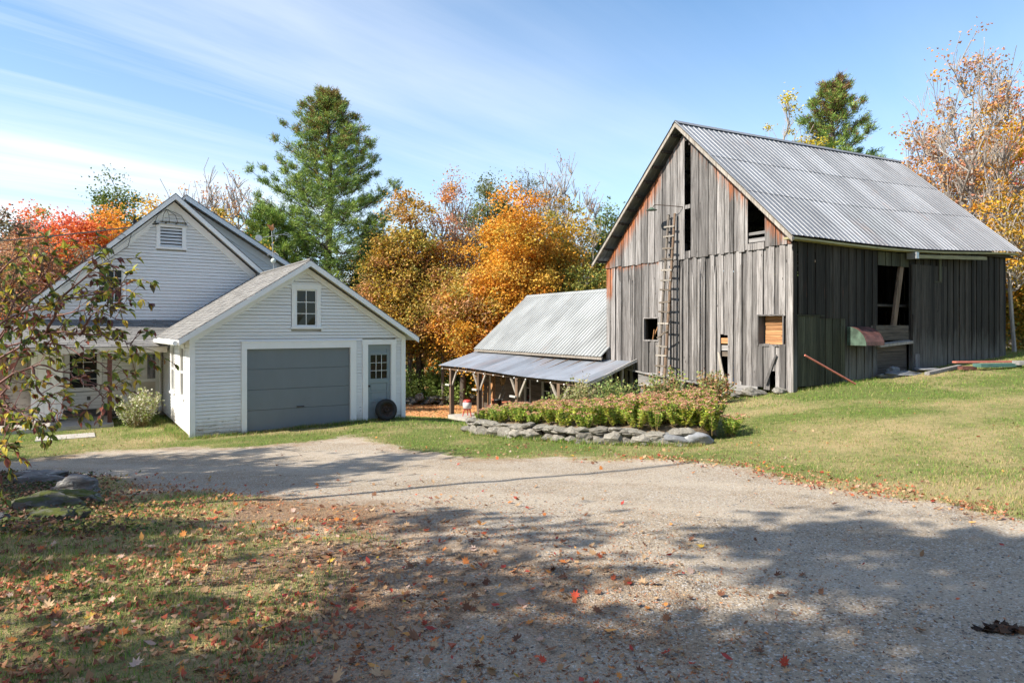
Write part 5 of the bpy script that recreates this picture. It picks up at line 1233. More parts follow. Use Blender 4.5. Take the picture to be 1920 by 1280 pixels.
def put_stone(me, x, y, z, rz, sx, sy, sz, tilt=.1, parent=wl):
    o = link('stone', me, parent, (x-1.3, y-13.7, z-hz_(1.3,13.7)), (rs_.uniform(-tilt, tilt), rs_.uniform(-tilt, tilt), rz)); o.scale = (sx, sy, sz); return o
BEDH = .27
t = 0.0
while t < .97:
    x, y, a = along(t); h0 = hz_(x, y); tall = BEDH*(.72 if t < .08 else 1)*(1 if t < .72 else .85)
    if rs_.random() < .45:   # one large stone carries the height
        w_ = rs_.uniform(.30,.46); put_stone(rset[rs_.choice([0,2,5,8])], x, y, h0+tall*.42, a+rs_.uniform(-.2,.2), w_*1.15, .42, tall*1.05/.6)
    else:
        w_ = rs_.uniform(.20,.34); put_stone(rset[rs_.choice([0,4,5,7,8])], x, y, h0+.06, a+rs_.uniform(-.3,.3), w_*1.12, .38, .36)
        put_stone(rset[rs_.choice([1,4,7])], x+rs_.uniform(-.04,.04), y+.03, h0+.21, a+rs_.uniform(-.3,.3), w_*1.15, .36, .34)
    t += w_*.83/6.1
t = .01
while t < .76:
    x, y, a = along(t); w_ = rs_.uniform(.24,.48); put_stone(rset[rs_.choice([1,3,6,9,3])], x+rs_.uniform(-.03,.03), y+.05, hz_(x,y)+BEDH*.97+rs_.uniform(-.04,.03), a+rs_.uniform(-.4,.4), w_*1.15, .40, rs_.uniform(.26,.4), .16); t += w_*.85/6.1
for k in range(14):
    t = rs_.random()*.95; x, y, a = along(t); put_stone(rset[rs_.randrange(10)], x+rs_.uniform(-.05,.1), y-.17, hz_(x,y)+.02, rs_.uniform(0,6), .2, .18, .2, .4)
x, y, a = along(.90); put_stone(big_, x-.02, y-.03, hz_(x,y)+.10, a-.05, .62, .40, .52, .05); x, y, a = along(.985); put_stone(big_, x-.02, y-.02, hz_(x,y)+.10, a+2.9, .62, .42, .58, .05)
x, y, a = along(.80); put_stone(rset[1], x, y+.03, hz_(x,y)+.16, a, .5, .4, .4, .1)
BED = np.array([(-.95,15.75),(-.62,15.2),(.1,14.45),(1.07,13.62),(2.1,13.1),(2.9,12.88),(3.5,12.8),(4.0,13.1),(4.3,14.2),(4.5,15.8),(4.0,17.2),(2.5,18.2),(.8,18.0),(-.4,17.0)])
def bedh(x, y): d = sdist(np.asarray(x, float), np.asarray(y, float), BED); return H(x, y)+.30*np.clip((d+.02)/.25, 0, 1)*np.clip(1.25-(np.asarray(y)-13)/6, .15, 1)
bx, by = np.meshgrid(np.arange(-1.3, 5.4, .1), np.arange(12.6, 18.6, .1)); bd = sdist(bx, by, BED); bz_ = bedh(bx, by)+(fbm(bx, by, .3, 8)-.5)*.06+.006
ii = np.arange(bx.size).reshape(bx.shape); qq = np.stack([ii[:-1,:-1], ii[:-1,1:], ii[1:,1:], ii[1:,:-1]], -1).reshape(-1, 4); qq = qq[(bd.ravel()[qq] > -.02).all(1)]
u_, inv = np.unique(qq, return_inverse=True)
soilm = flat('dry_bed_soil', (.17,.12,.075), .95, var=.25, nscale=12)
o = link('flower_bed_soil', np_mesh('soil', np.stack([bx.ravel(), by.ravel(), bz_.ravel()], 1)[u_], inv.reshape(qq.shape), soilm, smooth=True)); o['kind'] = 'structure'
def sedum(seed, h, tone):
    rs = np.random.default_rng(seed); ns = 11; Vs = []; Fs = []; Cs = []; off = 0; HV = []; HF = []; HC = []; ho = 0
    stalk = MB()
    for s in range(ns):
        th = rs.uniform(0, 6.28); r_ = .17*math.sqrt(rs.random()); hh = h*rs.uniform(.82, 1.05); bx_, by_ = r_*math.cos(th), r_*math.sin(th); tx, ty_ = bx_*1.9, by_*1.9
        stalk.tube([(bx_*.6,by_*.6,-.03),((bx_+tx)/2,(by_+ty_)/2,hh*.5),(tx,ty_,hh)], .006, 3, cap=False)
        nl = 42; zt = rs.uniform(.10, .97, nl); P = np.stack([bx_*.6+(tx-bx_*.6)*zt, by_*.6+(ty_-by_*.6)*zt, hh*zt], 1)
        a = rs.uniform(0, 6.28, nl); d = np.stack([np.cos(a), np.sin(a), rs.uniform(.1, .9, nl)], 1); d /= np.linalg.norm(d, axis=1)[:, None]
        sd_ = np.cross(d, [0, 0, 1]); sd_ /= np.linalg.norm(sd_, axis=1)[:, None]; L_ = .078*rs.uniform(.7, 1.2, (nl, 1)); w_ = .027
        v = np.stack([P, P+d*L_*.5-sd_*w_, P+d*L_, P+d*L_*.5+sd_*w_], 1).reshape(-1, 3); c = pick(tone, nl, rs); Vs.append(v); Cs.append(np.repeat(c, 4, 0)); b = off+np.arange(nl)*4; Fs.append(np.stack([b, b+1, b+2, b+3], 1)); off += nl*4
        # flower head: shallow dome of tiny florets
        nf = 26; rr = .050*np.sqrt(rs.random(nf)); a = rs.uniform(0, 6.28, nf); P = np.stack([tx+rr*np.cos(a), ty_+rr*np.sin(a), hh+.022-rr**2*9+rs.normal(size=nf)*.004], 1)
        nn, a1, b1 = rot_frames(nf, rs, .8); sz = .013; v = np.stack([P-a1*sz, P-b1*sz, P+a1*sz, P+b1*sz], 1).reshape(-1, 3)
        c = pick([(.50,.27,.19),(.56,.36,.24),(.42,.32,.17),(.52,.20,.15)], nf, rs); b = ho+np.arange(nf)*4; HV.append(v); HC.append(np.repeat(c, 4, 0)); HF.append(np.stack([b, b+1, b+2, b+3], 1)); ho += nf*4
    return (stalk.mesh('stalks', MAT['sedstalk']), np_mesh('leaves', np.concatenate(Vs), np.concatenate(Fs), MAT['leaf'], np.concatenate(Cs)), np_mesh('heads', np.concatenate(HV), np.concatenate(HF), MAT['leaf'], np.concatenate(HC)))
MAT['sedstalk'] = flat('sedum_stalk', (.30,.22,.09), .7)
SEDG = [(.32,.43,.08),(.40,.49,.10),(.24,.36,.07),(.48,.50,.10)]; SEDY = [(.62,.58,.11),(.46,.50,.10),(.60,.53,.13)]
protos = [sedum(200+k, .42, SEDG if k % 2 else SEDY+SEDG) for k in range(4)]
rs_ = random.Random(12); spots = []
for row in range(7):
    yy0 = 13.0+row*.36; xx = -.9
    while xx < 4.5:
        x = xx+rs_.uniform(-.08,.08); y = yy0+rs_.uniform(-.1,.1); 
        # rows follow the stones
        ty0 = np.interp(x, [p[0] for p in line_pts], [p[1] for p in line_pts]); y = ty0+.28+row*.37+rs_.uniform(-.09,.09)
        if x > 3.6: y = 13.2+row*.37+rs_.uniform(-.09,.09)
        if row and sdist(np.array([x]), np.array([y]), BED)[0] < .12: xx += .33; continue
        spots.append((x, y)); xx += .34
for k, (x, y) in enumerate(spots):
    o = empty('sedum_plant', (x, y, float(bedh(np.array([x]), np.array([y]))[0])), rs_.uniform(0,6.28), 'rusty-headed sedum clump growing among its like behind the stones', 'flower', 'sedum clumps in the stone-edged bed')
    pr_ = protos[rs_.randrange(4)]; s = (.80+.27*min(1, max(0, (x+.5)/4)))*rs_.uniform(.88, 1.12); o.scale = (s*1.05, s*1.05, s)
    link('stalks', pr_[0], o); link('foliage', pr_[1], o)['kind'] = 'stuff'; link('flower_heads', pr_[2], o)['kind'] = 'stuff'
def leafy(name, label, cat, x, y, h, w, pal, seed, size=.07, n=60, nl=26, flowers=None, group=None, z=None, up=.35):
    rs = np.random.default_rng(seed); z = z if z is not None else hz_(x, y); T = empty(name, (x, y, z), 0, label, cat, group); m = MB(); P = []
    for k in range(n):
        th = rs.uniform(0, 6.28); r_ = w/2*math.sqrt(rs.random()); hh = h*rs.uniform(.6, 1.05)*(1-.35*(r_/(w/2))**2); p = np.array([r_*math.cos(th), r_*math.sin(th), hh]); b = p*np.array([.35,.35,0])
        mid = (b+p)/2+np.array([0,0,hh*.08]); m.tube([tuple(b), tuple(mid), tuple(p)], [.007,.005,.003], 3, cap=False); tt = rs.uniform(.25, 1.05, nl)[:, None]; P.append(b+(p-b)*tt+rs.normal(size=(nl, 3))*size*.7)
    P = np.concatenate(P); m.build('stems', MAT['sedstalk'], T); v, f, c = leaf_cards(P, size, pick(pal, len(P), rs), rs, up); link('foliage', np_mesh('leaves', v, f, MAT['leaf'], c), T)
    return T
leafy('peony_bush', 'tallest leafy green and pink bush directly before the ladder foot', 'bush', 4.15, 18.2, 1.15, 1.5, [(.16,.22,.06),(.40,.20,.12),(.30,.32,.09),(.2,.26,.07)], 301)
leafy('phlox_clump', 'leafy green bush beside the lattice panel', 'bush', 2.9, 18.6, 1.05, 1.3, [(.18,.25,.07),(.30,.33,.10),(.12,.18,.05)], 302)
leafy('phlox_clump', 'drooping seed-headed bush before the shed porch corner post', 'bush', 2.0, 19.6, 1.25, 1.2, [(.33,.34,.16),(.24,.28,.09),(.42,.36,.2)], 303, z=hz_(2.0,19.6))
leafy('phlox_clump', 'reddish leafy bush before the dark barn cellar opening', 'bush', 5.35, 18.3, .95, 1.3, [(.30,.14,.08),(.24,.28,.08),(.18,.24,.06),(.44,.24,.13)], 304)
leafy('phlox_clump', 'small yellow-green bush at the left back of the flower bed', 'bush', 1.1, 18.4, .75, .9, [(.34,.36,.12),(.25,.30,.08)], 305)
p_ = gw(-.85, 3.35, 0); leafy('flowering_shrub', 'pale-flowered weedy bush between porch post and garage wall', 'bush', p_.x, p_.y, 1.15, 1.25, [(.34,.40,.12),(.50,.50,.36),(.24,.30,.09),(.58,.56,.46)], 306, size=.05, n=110, nl=26)

# ---------------------------------------------------------------- grass
def blades(name, n, reg, hgt, wid, seed, dens, tint, label=None):
    rs = np.random.default_rng(seed); x, y = reg(rs, n); d, sf = gravelness(x, y); keep = rs.random(n) < dens(x, y, d, sf); x = x[keep]; y = y[keep]; d = d[keep]; sf = sf[keep]; n = len(x)
    z = H(x, y)-.01-np.clip(d, 0, .3)*.06+(fbm(x, y, .9, 21)-.5)*.05; cl = fbm(x, y, .45, 77); P = np.stack([x, y, z], 1)
    dr_ = np.clip(fbm(x, y, 1.7, 31)*1.6-.45+np.exp(-np.abs(d)*1.6)*.45+sf*.35, 0, 1)
    a = rs.uniform(0, 6.28, n); h = hgt*rs.uniform(.5, 1.3, (n, 1))*(.55+.9*cl[:, None]); ln = rs.uniform(.2, 1.1, (n, 1))
    s = np.stack([np.cos(a), np.sin(a), 0*a], 1); l = np.stack([-np.sin(a), np.cos(a), 0*a], 1); wv_ = wid*rs.uniform(.7, 1.3, (n, 1))
    tip = P+l*h*ln+np.array([0, 0, 1])*h*np.sqrt(np.maximum(.15, 1-.5*ln**2)); v = np.stack([P-s*wv_, P+s*wv_, tip], 1).reshape(-1, 3)
    isdry = rs.random(n) < (.08+.62*dr_)*np.where((y < 8.5) & (x < 0), .6, 1); g = pick([(.13,.24,.035),(.19,.30,.05),(.09,.18,.03),(.25,.31,.06)], n, rs); st = pick([(.44,.35,.17),(.36,.28,.13),(.30,.25,.11)], n, rs)
    c = np.where(isdry[:, None], st, g)*tint; o = link(name, np_mesh(name, v, np.arange(n*3).reshape(n, 3), MAT['grass'], np.repeat(c, 3, 0))); o['kind'] = 'stuff'; o['label'] = label or 'short mown grass'; return o
def wedge(y0, y1, pw=1.0):
    def f(rs, n):
        y = y0+(y1-y0)*rs.random(n)**pw; x = y*rs.uniform(-.80, .80, n); return x, y
    return f
def dens(lo, base=1.0): return lambda x, y, d, sf: np.clip(.5-d*2.2/(.35+sf*2.0), .0, 1)*base*(.35+.65*np.clip((fbm(x, y, .8, 55)-.3)*3, 0, 1))*np.where(sdist(x, y, BED) > .05, 0, 1)
blades('grass', 170000, wedge(2.2, 7.5, .85), .052, .0034, 1, dens(0), 1.0, 'short patchy grass nearest the camera')
blades('grass', 230000, wedge(7.5, 16, .9), .05, .0042, 2, dens(0), 1.0, 'mown grass of the middle lawn')
blades('grass', 170000, wedge(16, 34, .9), .07, .0085, 3, dens(0, .9), 1.0, 'mown grass of the back lawn')
def tufts(rs, n):
    s = rs.uniform(0, 1, n); side = rs.integers(0, 4, n)
    L0, L1 = gw(0.0, -.06, 0), gw(5.8, -.1, 0); x = L0.x+(L1.x-L0.x)*s; y = L0.y+(L1.y-L0.y)*s
    a0, a1 = bw_(BW+.08, .1, 0), bw_(BW+.1, 11.6, 0); x = np.where(side == 1, a0.x+(a1.x-a0.x)*s, x); y = np.where(side == 1, a0.y+(a1.y-a0.y)*s, y)
    b0, b1 = gw(-.1, 0, 0), gw(-.3, 5.5, 0); x = np.where(side == 2, b0.x+(b1.x-b0.x)*s, x); y = np.where(side == 2, b0.y+(b1.y-b0.y)*s, y)
    lp = np.array(line_pts); t = s*(len(lp)-1); i = np.minimum(t.astype(int), len(lp)-2); f = t-i; x = np.where(side == 3, lp[i, 0]*(1-f)+lp[i+1, 0]*f, x); y = np.where(side == 3, lp[i, 1]*(1-f)+lp[i+1, 1]*f-.18, y)
    return x+rs.normal(size=n)*.07, y+rs.normal(size=n)*.07
blades('grass', 26000, tufts, .11, .006, 4, lambda x, y, d, sf: np.ones_like(x)*.8, 1.05, 'longer unmown grass along walls and stones')
# sparse thatch on the worn edge
blades('grass', 60000, wedge(2.3, 9, .9), .022, .0022, 6, lambda x, y, d, sf: np.clip(.75-np.abs(d-.45)*.7, 0, 1)*np.clip((2.3-x)/2.5, 0, 1)*np.clip((fbm(x, y, .5, 91)-.36)*4, 0, 1), .95, 'dry thatch on the worn gravel edge')

# ---------------------------------------------------------------- fallen leaves
def leaf_shape(kind, seed):
    rs = random.Random(seed); m = MB()
    if kind == 'maple': out_ = [(0,-.62),(.06,-.30),(.34,-.34),(.26,-.12),(.52,.02),(.28,.12),(.34,.38),(.12,.26),(0,.58),(-.12,.26),(-.34,.38),(-.28,.12),(-.52,.02),(-.26,-.12),(-.34,-.34),(-.06,-.30)]
    else: out_ = [(0,-.6),(.10,-.38),(.24,-.1),(.22,.15),(0,.55),(-.22,.15),(-.24,-.1),(-.10,-.38)]
    cu = rs.uniform(.2,.9); tw = rs.uniform(-.5,.5); pts = [(x, y, cu*(x*x*1.2+y*y*.5)+tw*x*y+rs.uniform(-.03,.05)) for x, y in out_]
    n = len(pts); m.poly([(0,0,0)]+pts, [(0, i+1, (i+1) % n+1) for i in range(n)]); return m
LC = {'red': [(.42,.06,.03),(.52,.11,.04),(.34,.05,.04)], 'orange': [(.58,.22,.05),(.50,.17,.045),(.60,.29,.08)], 'tan': [(.38,.235,.12),(.46,.31,.18),(.31,.18,.09)], 'brown': [(.19,.085,.042),(.14,.06,.033),(.24,.115,.06)], 'pale pink': [(.48,.32,.25),(.52,.38,.31)], 'yellow': [(.54,.35,.05),(.46,.30,.05)]}
names_c = list(LC); protoL = {}
for cn in names_c:
    for k in range(3):
        mb = leaf_shape('maple' if k < 2 else 'oval', hash(cn) % 97+k if False else names_c.index(cn)*7+k); me = mb.mesh('fallen_leaf', None); a = me.attributes.new('col', 'FLOAT_COLOR', 'POINT'); c = LC[cn][k % len(LC[cn])]
        a.data.foreach_set('color', [q for i in range(len(me.vertices)) for q in (*[x*(1 if i else .8) for x in c], 1)]); me.materials.append(MAT['litter']); protoL[(cn, k)] = me
def litter_density(x, y, d, sf):
    left = np.clip((1.0-x)/2.2, 0, 1)*np.clip((10.5-y)/3, 0, 1)*(.25+.75*np.clip(.9-d*.7, 0, 1))
    edge = np.exp(-((d+.1)/.55)**2)*np.clip((y-5)/2, 0, 1)*np.clip((x+.5)/2.0, 0, 1)*1.3
    thin = .012+.10*(d < 0)*(y > 8)
    front = np.exp(-((x-1.2)/2.2)**2-((y-12.7)/.8)**2)*1.0
    duff_ = np.exp(-(((x+.4)/1.6)**2+((y-4.0)/2.3)**2))*.6
    return np.clip(left*1.15+edge*.8+thin+front+duff_, 0, 1)*(.35+.65*np.clip((fbm(x, y, .7, 66)-.25)*2.6, 0, 1))
rsL = np.random.default_rng(44); n = 21000; y = 2.35+13.5*rsL.random(n)**1.1; x = y*rsL.uniform(-.80, .80, n); d, sf = gravelness(x, y); kp = rsL.random(n) < litter_density(x, y, d, sf)*np.where(y < 4, .45, .9); kp &= sdist(x, y, BED) < -.1; x = x[kp]; y = y[kp]; d = d[kp]
od = np.argsort(y); x, y, d = x[od], y[od], d[od]; z = H(x, y)+(fbm(x, y, .9, 21)-.5)*.05-np.clip(d, 0, .3)*.06
wts_c = [.10, .13, .38, .29, .08, .02]
ci = rsL.choice(len(names_c), len(x), p=wts_c); sz = .022+.05*rsL.random(len(x))**1.7; tx = rsL.normal(size=len(x))*.35; ty_ = rsL.normal(size=len(x))*.35; tz = rsL.uniform(0, 6.28, len(x)); kk_ = rsL.integers(0, 3, len(x))
NI = 300
for i in range(min(NI, len(x))):
    cn = names_c[ci[i]]; o = link('fallen_leaf', protoL[(cn, int(kk_[i]))], None, (x[i], y[i], z[i]+.012), (tx[i], ty_[i], tz[i])); o.scale = (sz[i],)*3
    tag(o, f'curled {cn} fallen leaf lying among the nearest leaves on the ground', 'leaf', f'{cn} fallen leaves in the foreground')
def scatter_mesh(name, sel, label):
    Vs = []; Fs = []; Cs = []; off = 0; Fs4 = []
    for key, me in protoL.items():
        s_ = sel[(ci[sel] == names_c.index(key[0])) & (kk_[sel] == key[1])]
        if not len(s_): continue
        bv = np.empty(len(me.vertices)*3); me.vertices.foreach_get('co', bv); bv = bv.reshape(-1, 3); bf = np.array([p.vertices[:] for p in me.polygons])
        cz_, sz_ = np.cos(tz[s_]), np.sin(tz[s_]); p = bv[None]*sz[s_][:, None, None]; p = np.stack([p[..., 0], p[..., 1], p[..., 2]+p[..., 0]*tx[s_][:, None]+p[..., 1]*ty_[s_][:, None]], -1)
        q_ = np.stack([p[..., 0]*cz_[:, None]-p[..., 1]*sz_[:, None], p[..., 0]*sz_[:, None]+p[..., 1]*cz_[:, None], p[..., 2]], -1)+np.stack([x[s_], y[s_], z[s_]+.014], 1)[:, None]
        m_, k_ = q_.shape[:2]; Vs.append(q_.reshape(-1, 3)); Fs.append((bf[None]+(np.arange(m_)*k_)[:, None, None]+off).reshape(-1, 3)); Cs.append(np.repeat(np.array(LC[key[0]][key[1] % len(LC[key[0]])])[None]*rsL.uniform(.7, 1.2, (m_, 1)), k_, 0)); off += m_*k_
    o = link(name, np_mesh(name, np.concatenate(Vs), np.concatenate(Fs), MAT['litter'], np.concatenate(Cs))); o['kind'] = 'stuff'; o['label'] = label
scatter_mesh('fallen_leaves', np.arange(NI, len(x)), 'scattered dry autumn leaves farther off')
n = 9000; y = rsL.uniform(33.5, 45, n); x = y*rsL.uniform(-.2, .02, n); z = H(x, y)+.02; v, f, c = leaf_cards(np.stack([x, y, z], 1), .13, pick([(.62,.30,.12),(.52,.22,.09),(.66,.40,.20)], n, rsL), rsL, 2.5); o = link('fallen_leaves', np_mesh('fallen_leaves', v, f, MAT['litter'], c)); o['kind'] = 'stuff'; o['label'] = 'orange leaves carpeting the back lawn'
n = 60000; y = 2.35+8.0*rsL.random(n); xx_ = y*rsL.uniform(-.80, .80, n); dd_, sf_ = gravelness(xx_, y); pr_d = np.exp(-(((xx_+.1)/1.8)**2+((y-4.1)/2.4)**2))+np.exp(-(((xx_+2.4)/1.7)**2+((y-6.6)/1.6)**2))*.8+np.exp(-((dd_-.1)/.4)**2)*.35+.03
kp = rsL.random(n) < pr_d*np.clip((fbm(xx_, y, .35, 92)-.33)*3.5, 0, 1); xd, yd, dd_ = xx_[kp], y[kp], dd_[kp]; zd = H(xd, yd)+(fbm(xd, yd, .9, 21)-.5)*.05-np.clip(dd_, 0, .3)*.06+.006
v, f, c = leaf_cards(np.stack([xd, yd, zd], 1), .022, pick([(.34,.19,.10),(.24,.12,.06),(.44,.28,.15),(.17,.09,.05),(.40,.17,.08)], len(xd), rsL), rsL, 1.6, aspect=.45); o = link('leaf_litter', np_mesh('leaf_litter', v, f, MAT['litter'], c)); o['kind'] = 'stuff'; o['label'] = 'crumbled brown leaf litter on the worn gravel edge'
n = 34000; y = 2.4+9.0*rsL.random(n); xx_ = y*rsL.uniform(-.80, .80, n); dd_, sf_ = gravelness(xx_, y); pr_d = np.clip((.6-xx_)/1.6, 0, 1)*np.clip(.8-dd_*.8, 0, 1)*np.clip((11-y)/3, 0, 1)+np.exp(-((dd_+.15)/.35)**2)*(xx_ > 1)*(y > 5)*1.2
kp = rsL.random(n) < pr_d*np.clip((fbm(xx_, y, .55, 93)-.36)*3.2, 0, 1); xd, yd, dd_ = xx_[kp], y[kp], dd_[kp]; zd = H(xd, yd)+(fbm(xd, yd, .9, 21)-.5)*.05-np.clip(dd_, 0, .3)*.06+.022
v, f, c = leaf_cards(np.stack([xd, yd, zd], 1), .036, pick([(.34,.14,.07),(.42,.22,.11),(.26,.10,.05),(.48,.30,.17),(.38,.09,.05)], len(xd), rsL), rsL, .9, aspect=.75, fold=.5); o = link('small_leaf_litter', np_mesh('small_leaf_litter', v, f, MAT['litter'], c)); o['kind'] = 'stuff'; o['label'] = 'small curled red-brown leaves caught in the grass'
# pebbles
n = 15000; y = 2.3+7*rsL.random(n)**1.4; x = y*rsL.uniform(-.8, .8, n); d, sf = gravelness(x, y); kp = (d > .1); x, y, d = x[kp], y[kp], d[kp]; n = len(x); z = H(x, y)-np.clip(d, 0, .3)*.06+(fbm(x, y, .9, 21)-.5)*.05
s = (.0035+.011*rsL.random(n)**4)[:, None]; C = np.stack([x, y, z+.001], 1); sc3 = rsL.uniform(.6, 1.3, (n, 3))*np.array([1, 1, .6]); ax = np.array([[1,0,0],[0,1,0],[-1,0,0],[0,-1,0],[0,0,1],[0,0,-1]], float)
th = rsL.uniform(0, 6.28, n); Vp = ax[None]*sc3[:, None]*s[:, None]; Vp = np.stack([Vp[..., 0]*np.cos(th)[:, None]-Vp[..., 1]*np.sin(th)[:, None], Vp[..., 0]*np.sin(th)[:, None]+Vp[..., 1]*np.cos(th)[:, None], Vp[..., 2]], -1)+C[:, None]
of = np.array([[0,1,4],[1,2,4],[2,3,4],[3,0,4],[1,0,5],[2,1,5],[3,2,5],[0,3,5]]); Fp = (of[None]+(np.arange(n)*6)[:, None, None]).reshape(-1, 3)
g = rsL.uniform(.14, .38, (n, 1))*np.array([1, .96, .9]); o = link('gravel', np_mesh('gravel', Vp.reshape(-1, 3), Fp, MAT['litter'], np.repeat(g, 6, 0))); o['kind'] = 'stuff'; o['label'] = 'loose pebbles on the driveway'
# dark clump of wet leaves on the gravel at the right
rs3 = np.random.default_rng(3); Pc = rs3.normal(size=(90, 3))*np.array([.05,.022,.008])+np.array([0,0,.012]); v, f, c = leaf_cards(Pc, .055, pick([(.05,.028,.018),(.03,.018,.012),(.08,.045,.025)], 90, rs3), rs3, 1.0)
dc = link('leaf_clump', np_mesh('clump', v, f, MAT['litter'], c), None, (2.69, 3.72, hz_(2.69,3.72)+.0), (0,0,.1)); tag(dc, 'dark wet leaf clump on shaded gravel at the right', 'leaf clump')

# ---------------------------------------------------------------- mossy ledge rocks, left
for k, (x, y, w_, d_, h_, rz, mt, lab) in enumerate([
    (-6.55,9.35,1.25,.5,.24,.25,'stone_dark','long grey slab lying farthest up the left bank'),
    (-6.15,8.75,1.2,.5,.26,.22,'stone_dark','tilted grey slab second from the driveway on the left bank'),
    (-5.15,8.05,.95,.55,.34,-.05,'stone_dark','squared grey stone between bare and mossy slabs on the left bank'),
    (-4.85,7.35,1.15,.6,.22,.05,'stone_moss','flat moss-topped slab under the squared grey stone'),
    (-4.62,6.85,1.25,.6,.28,.18,'stone_moss','brightest mossy stone with a pale edge on the left bank'),
    (-4.25,6.3,.9,.5,.22,.0,'stone_moss','low rounded mossy stone nearest the grass on the left bank'),
    (-4.75,6.15,.5,.35,.16,.3,'stone_dark','small grey stone at the foot of the mossy ledge')]):
    me = rock_mesh('ledge_rock', MAT[mt], 4, .5, .12, 400+k); o = link('ledge_rock', me, None, (x, y, hz_(x,y)+h_*.18), (.05*(k % 3-1), .08*((k+1) % 3-1), rz)); o.scale = (w_*.58, d_*.7, h_*1.8); tag(o, lab, 'rock')
# ground ivy / dead leaves round the ledge
rs2 = np.random.default_rng(9); n = 9000; y = rs2.uniform(5.6, 10.2, n); x = -y*.74+rs2.normal(size=n)*.55; z = H(x, y)+rs2.uniform(0, .10, n)
v, f, c = leaf_cards(np.stack([x, y, z], 1), .045, pick([(.06,.08,.025),(.12,.06,.035),(.09,.11,.03),(.20,.10,.06)], n, rs2), rs2, .8); o = link('ground_cover', np_mesh('ground_cover', v, f, MAT['leaf'], c)); o['kind'] = 'stuff'; o['label'] = 'low creeping leaves round the mossy rocks'

# ---------------------------------------------------------------- foreground dogwood at the left edge
bush = empty('dogwood_shrub', (-4.15, 4.1, hz_(-4.15,4.1)), 0, 'near shrub with arching red twigs and yellow-purple leaves at the left edge', 'shrub')
BL0 = Vector((-4.15, 4.1, hz_(-4.15,4.1)))
def dl(seed):
    r0 = random.Random(seed); m = MB(); cu = r0.uniform(.15,.5); tw = r0.uniform(-.4,.4); prof = [(0,0),(.16,.2),(.25,.42),(.22,.65),(.11,.86),(0,1.05)]; V_ = []; F__ = []
    n = len(prof)
    for w_, t in prof:
        bend = -cu*t*t*.8
        for s in (-1, 0, 1): V_.append((s*w_, t, bend+abs(s)*w_*.45+tw*s*w_*t))
    for i in range(n-1):
        for s in (0, 1): a = i*3+s; F__.append((a, a+1, a+4, a+3))
    m.poly(V_, F__); m.tube([(0,-.22,.02),(0,0,0)], .012, 3, cap=False); return m
DP = [(.36,.38,.05),(.16,.22,.05),(.58,.48,.06),(.10,.15,.04),(.17,.07,.055),(.30,.09,.06),(.13,.11,.06),(.52,.34,.06),(.24,.29,.06)]
dlm = []
for k, c in enumerate(DP):
    me = dl(k).mesh('dogwood_leaf', None); a = me.attributes.new('col', 'FLOAT_COLOR', 'POINT'); a.data.foreach_set('color', [q for i in range(len(me.vertices)) for q in (*[x*random.Random(i+k*50).uniform(.8,1.15) for x in c], 1)]); me.materials.append(MAT['leaf']); dlm.append(me)
Y0 = 3.9
def bp(px_, py_, Y=Y0): return Vector(((px_-960)/1270*Y, Y, (614-py_)/1270*Y))
stems = [[(-190,900,4.3),(-60,700,4.2),(60,560,4.1),(130,505,4.0),(185,478,3.9)], [(-200,820,3.8),(-60,640,3.9),(30,590,3.9),(130,560,3.8),(215,545,3.7),(240,530,3.7)],
    [(-200,900,4.0),(-90,720,4.0),(20,660,3.9),(90,622,3.9),(160,625,3.8),(235,640,3.7),(255,650,3.7)], [(-180,860,3.7),(-60,760,3.8),(25,700,3.8),(70,685,3.8),(130,700,3.8),(180,730,3.7),(195,755,3.7)],
    [(-160,920,3.6),(-70,800,3.6),(0,760,3.6),(45,770,3.6),(70,800,3.5)], [(-160,960,3.4),(-70,900,3.4),(-10,850,3.4),(20,840,3.4)], [(-150,700,4.2),(-50,560,4.2),(20,490,4.2),(60,470,4.1)],
    [(-150,760,4.3),(-30,650,4.2),(60,600,4.2),(110,590,4.1),(170,580,4.0),(230,600,4.0)], [(-120,800,4.4),(0,650,4.4),(60,640,4.3),(120,650,4.2),(200,690,4.1),(215,705,4.1)], [(-150,850,4.1),(-60,700,4.1),(0,640,4.1),(30,560,4.1),(80,520,4.0),(100,480,4.0)],
    [(-120,900,3.9),(-40,790,3.9),(10,730,3.9),(50,640,3.9),(70,600,3.8)], [(-130,800,4.5),(-30,620,4.5),(20,540,4.5),(30,500,4.4)], [(60,685,3.8),(75,730,3.8),(95,765,3.8),(110,790,3.7)], [(90,622,3.9),(110,560,3.8),(160,520,3.8),(180,500,3.8)], [(150,628,3.8),(165,600,3.7),(175,570,3.7)]]
br_ = random.Random(77); tips_ = []; sm = MB()
for st in stems:
    P = [bp(*p) for p in st]; dense = []
    for i in range(len(P)-1):
        for k in range(5): t = k/5; dense.append(P[i].lerp(P[i+1], t)+Vector((br_.uniform(-.008,.008),)*3))
    dense.append(P[-1]); n = len(dense); rad = [.0065*(1-i/n)+.0022 for i in range(n)]; o_ = MB().tube([p-BL0 for p in dense], rad, 5).build('stem', MAT['twig_red'], bush, smooth=True)
    for i in range(n//3, n):
        if br_.random() < .9:
            d = Vector((br_.uniform(-.2,1), br_.uniform(-.6,.6), br_.uniform(-.5,.7))).normalized(); L_ = br_.uniform(.10,.24); q0 = dense[i]; q1 = q0+d*L_*.5+Vector((0,0,.02)); q2 = q0+d*L_
            sm.tube([q0-BL0, q1-BL0, q2-BL0], [.0026,.002,.0014], 3, cap=False)
            for q_ in (q1, q2, q2, q0.lerp(q2,.75)): tips_.append((q_, d))
    for k in range(3): tips_.append((dense[-1], (dense[-1]-dense[-3]).normalized()))
o_ = sm.build('twigs', MAT['twig_red'], bush); o_['kind'] = 'stuff'
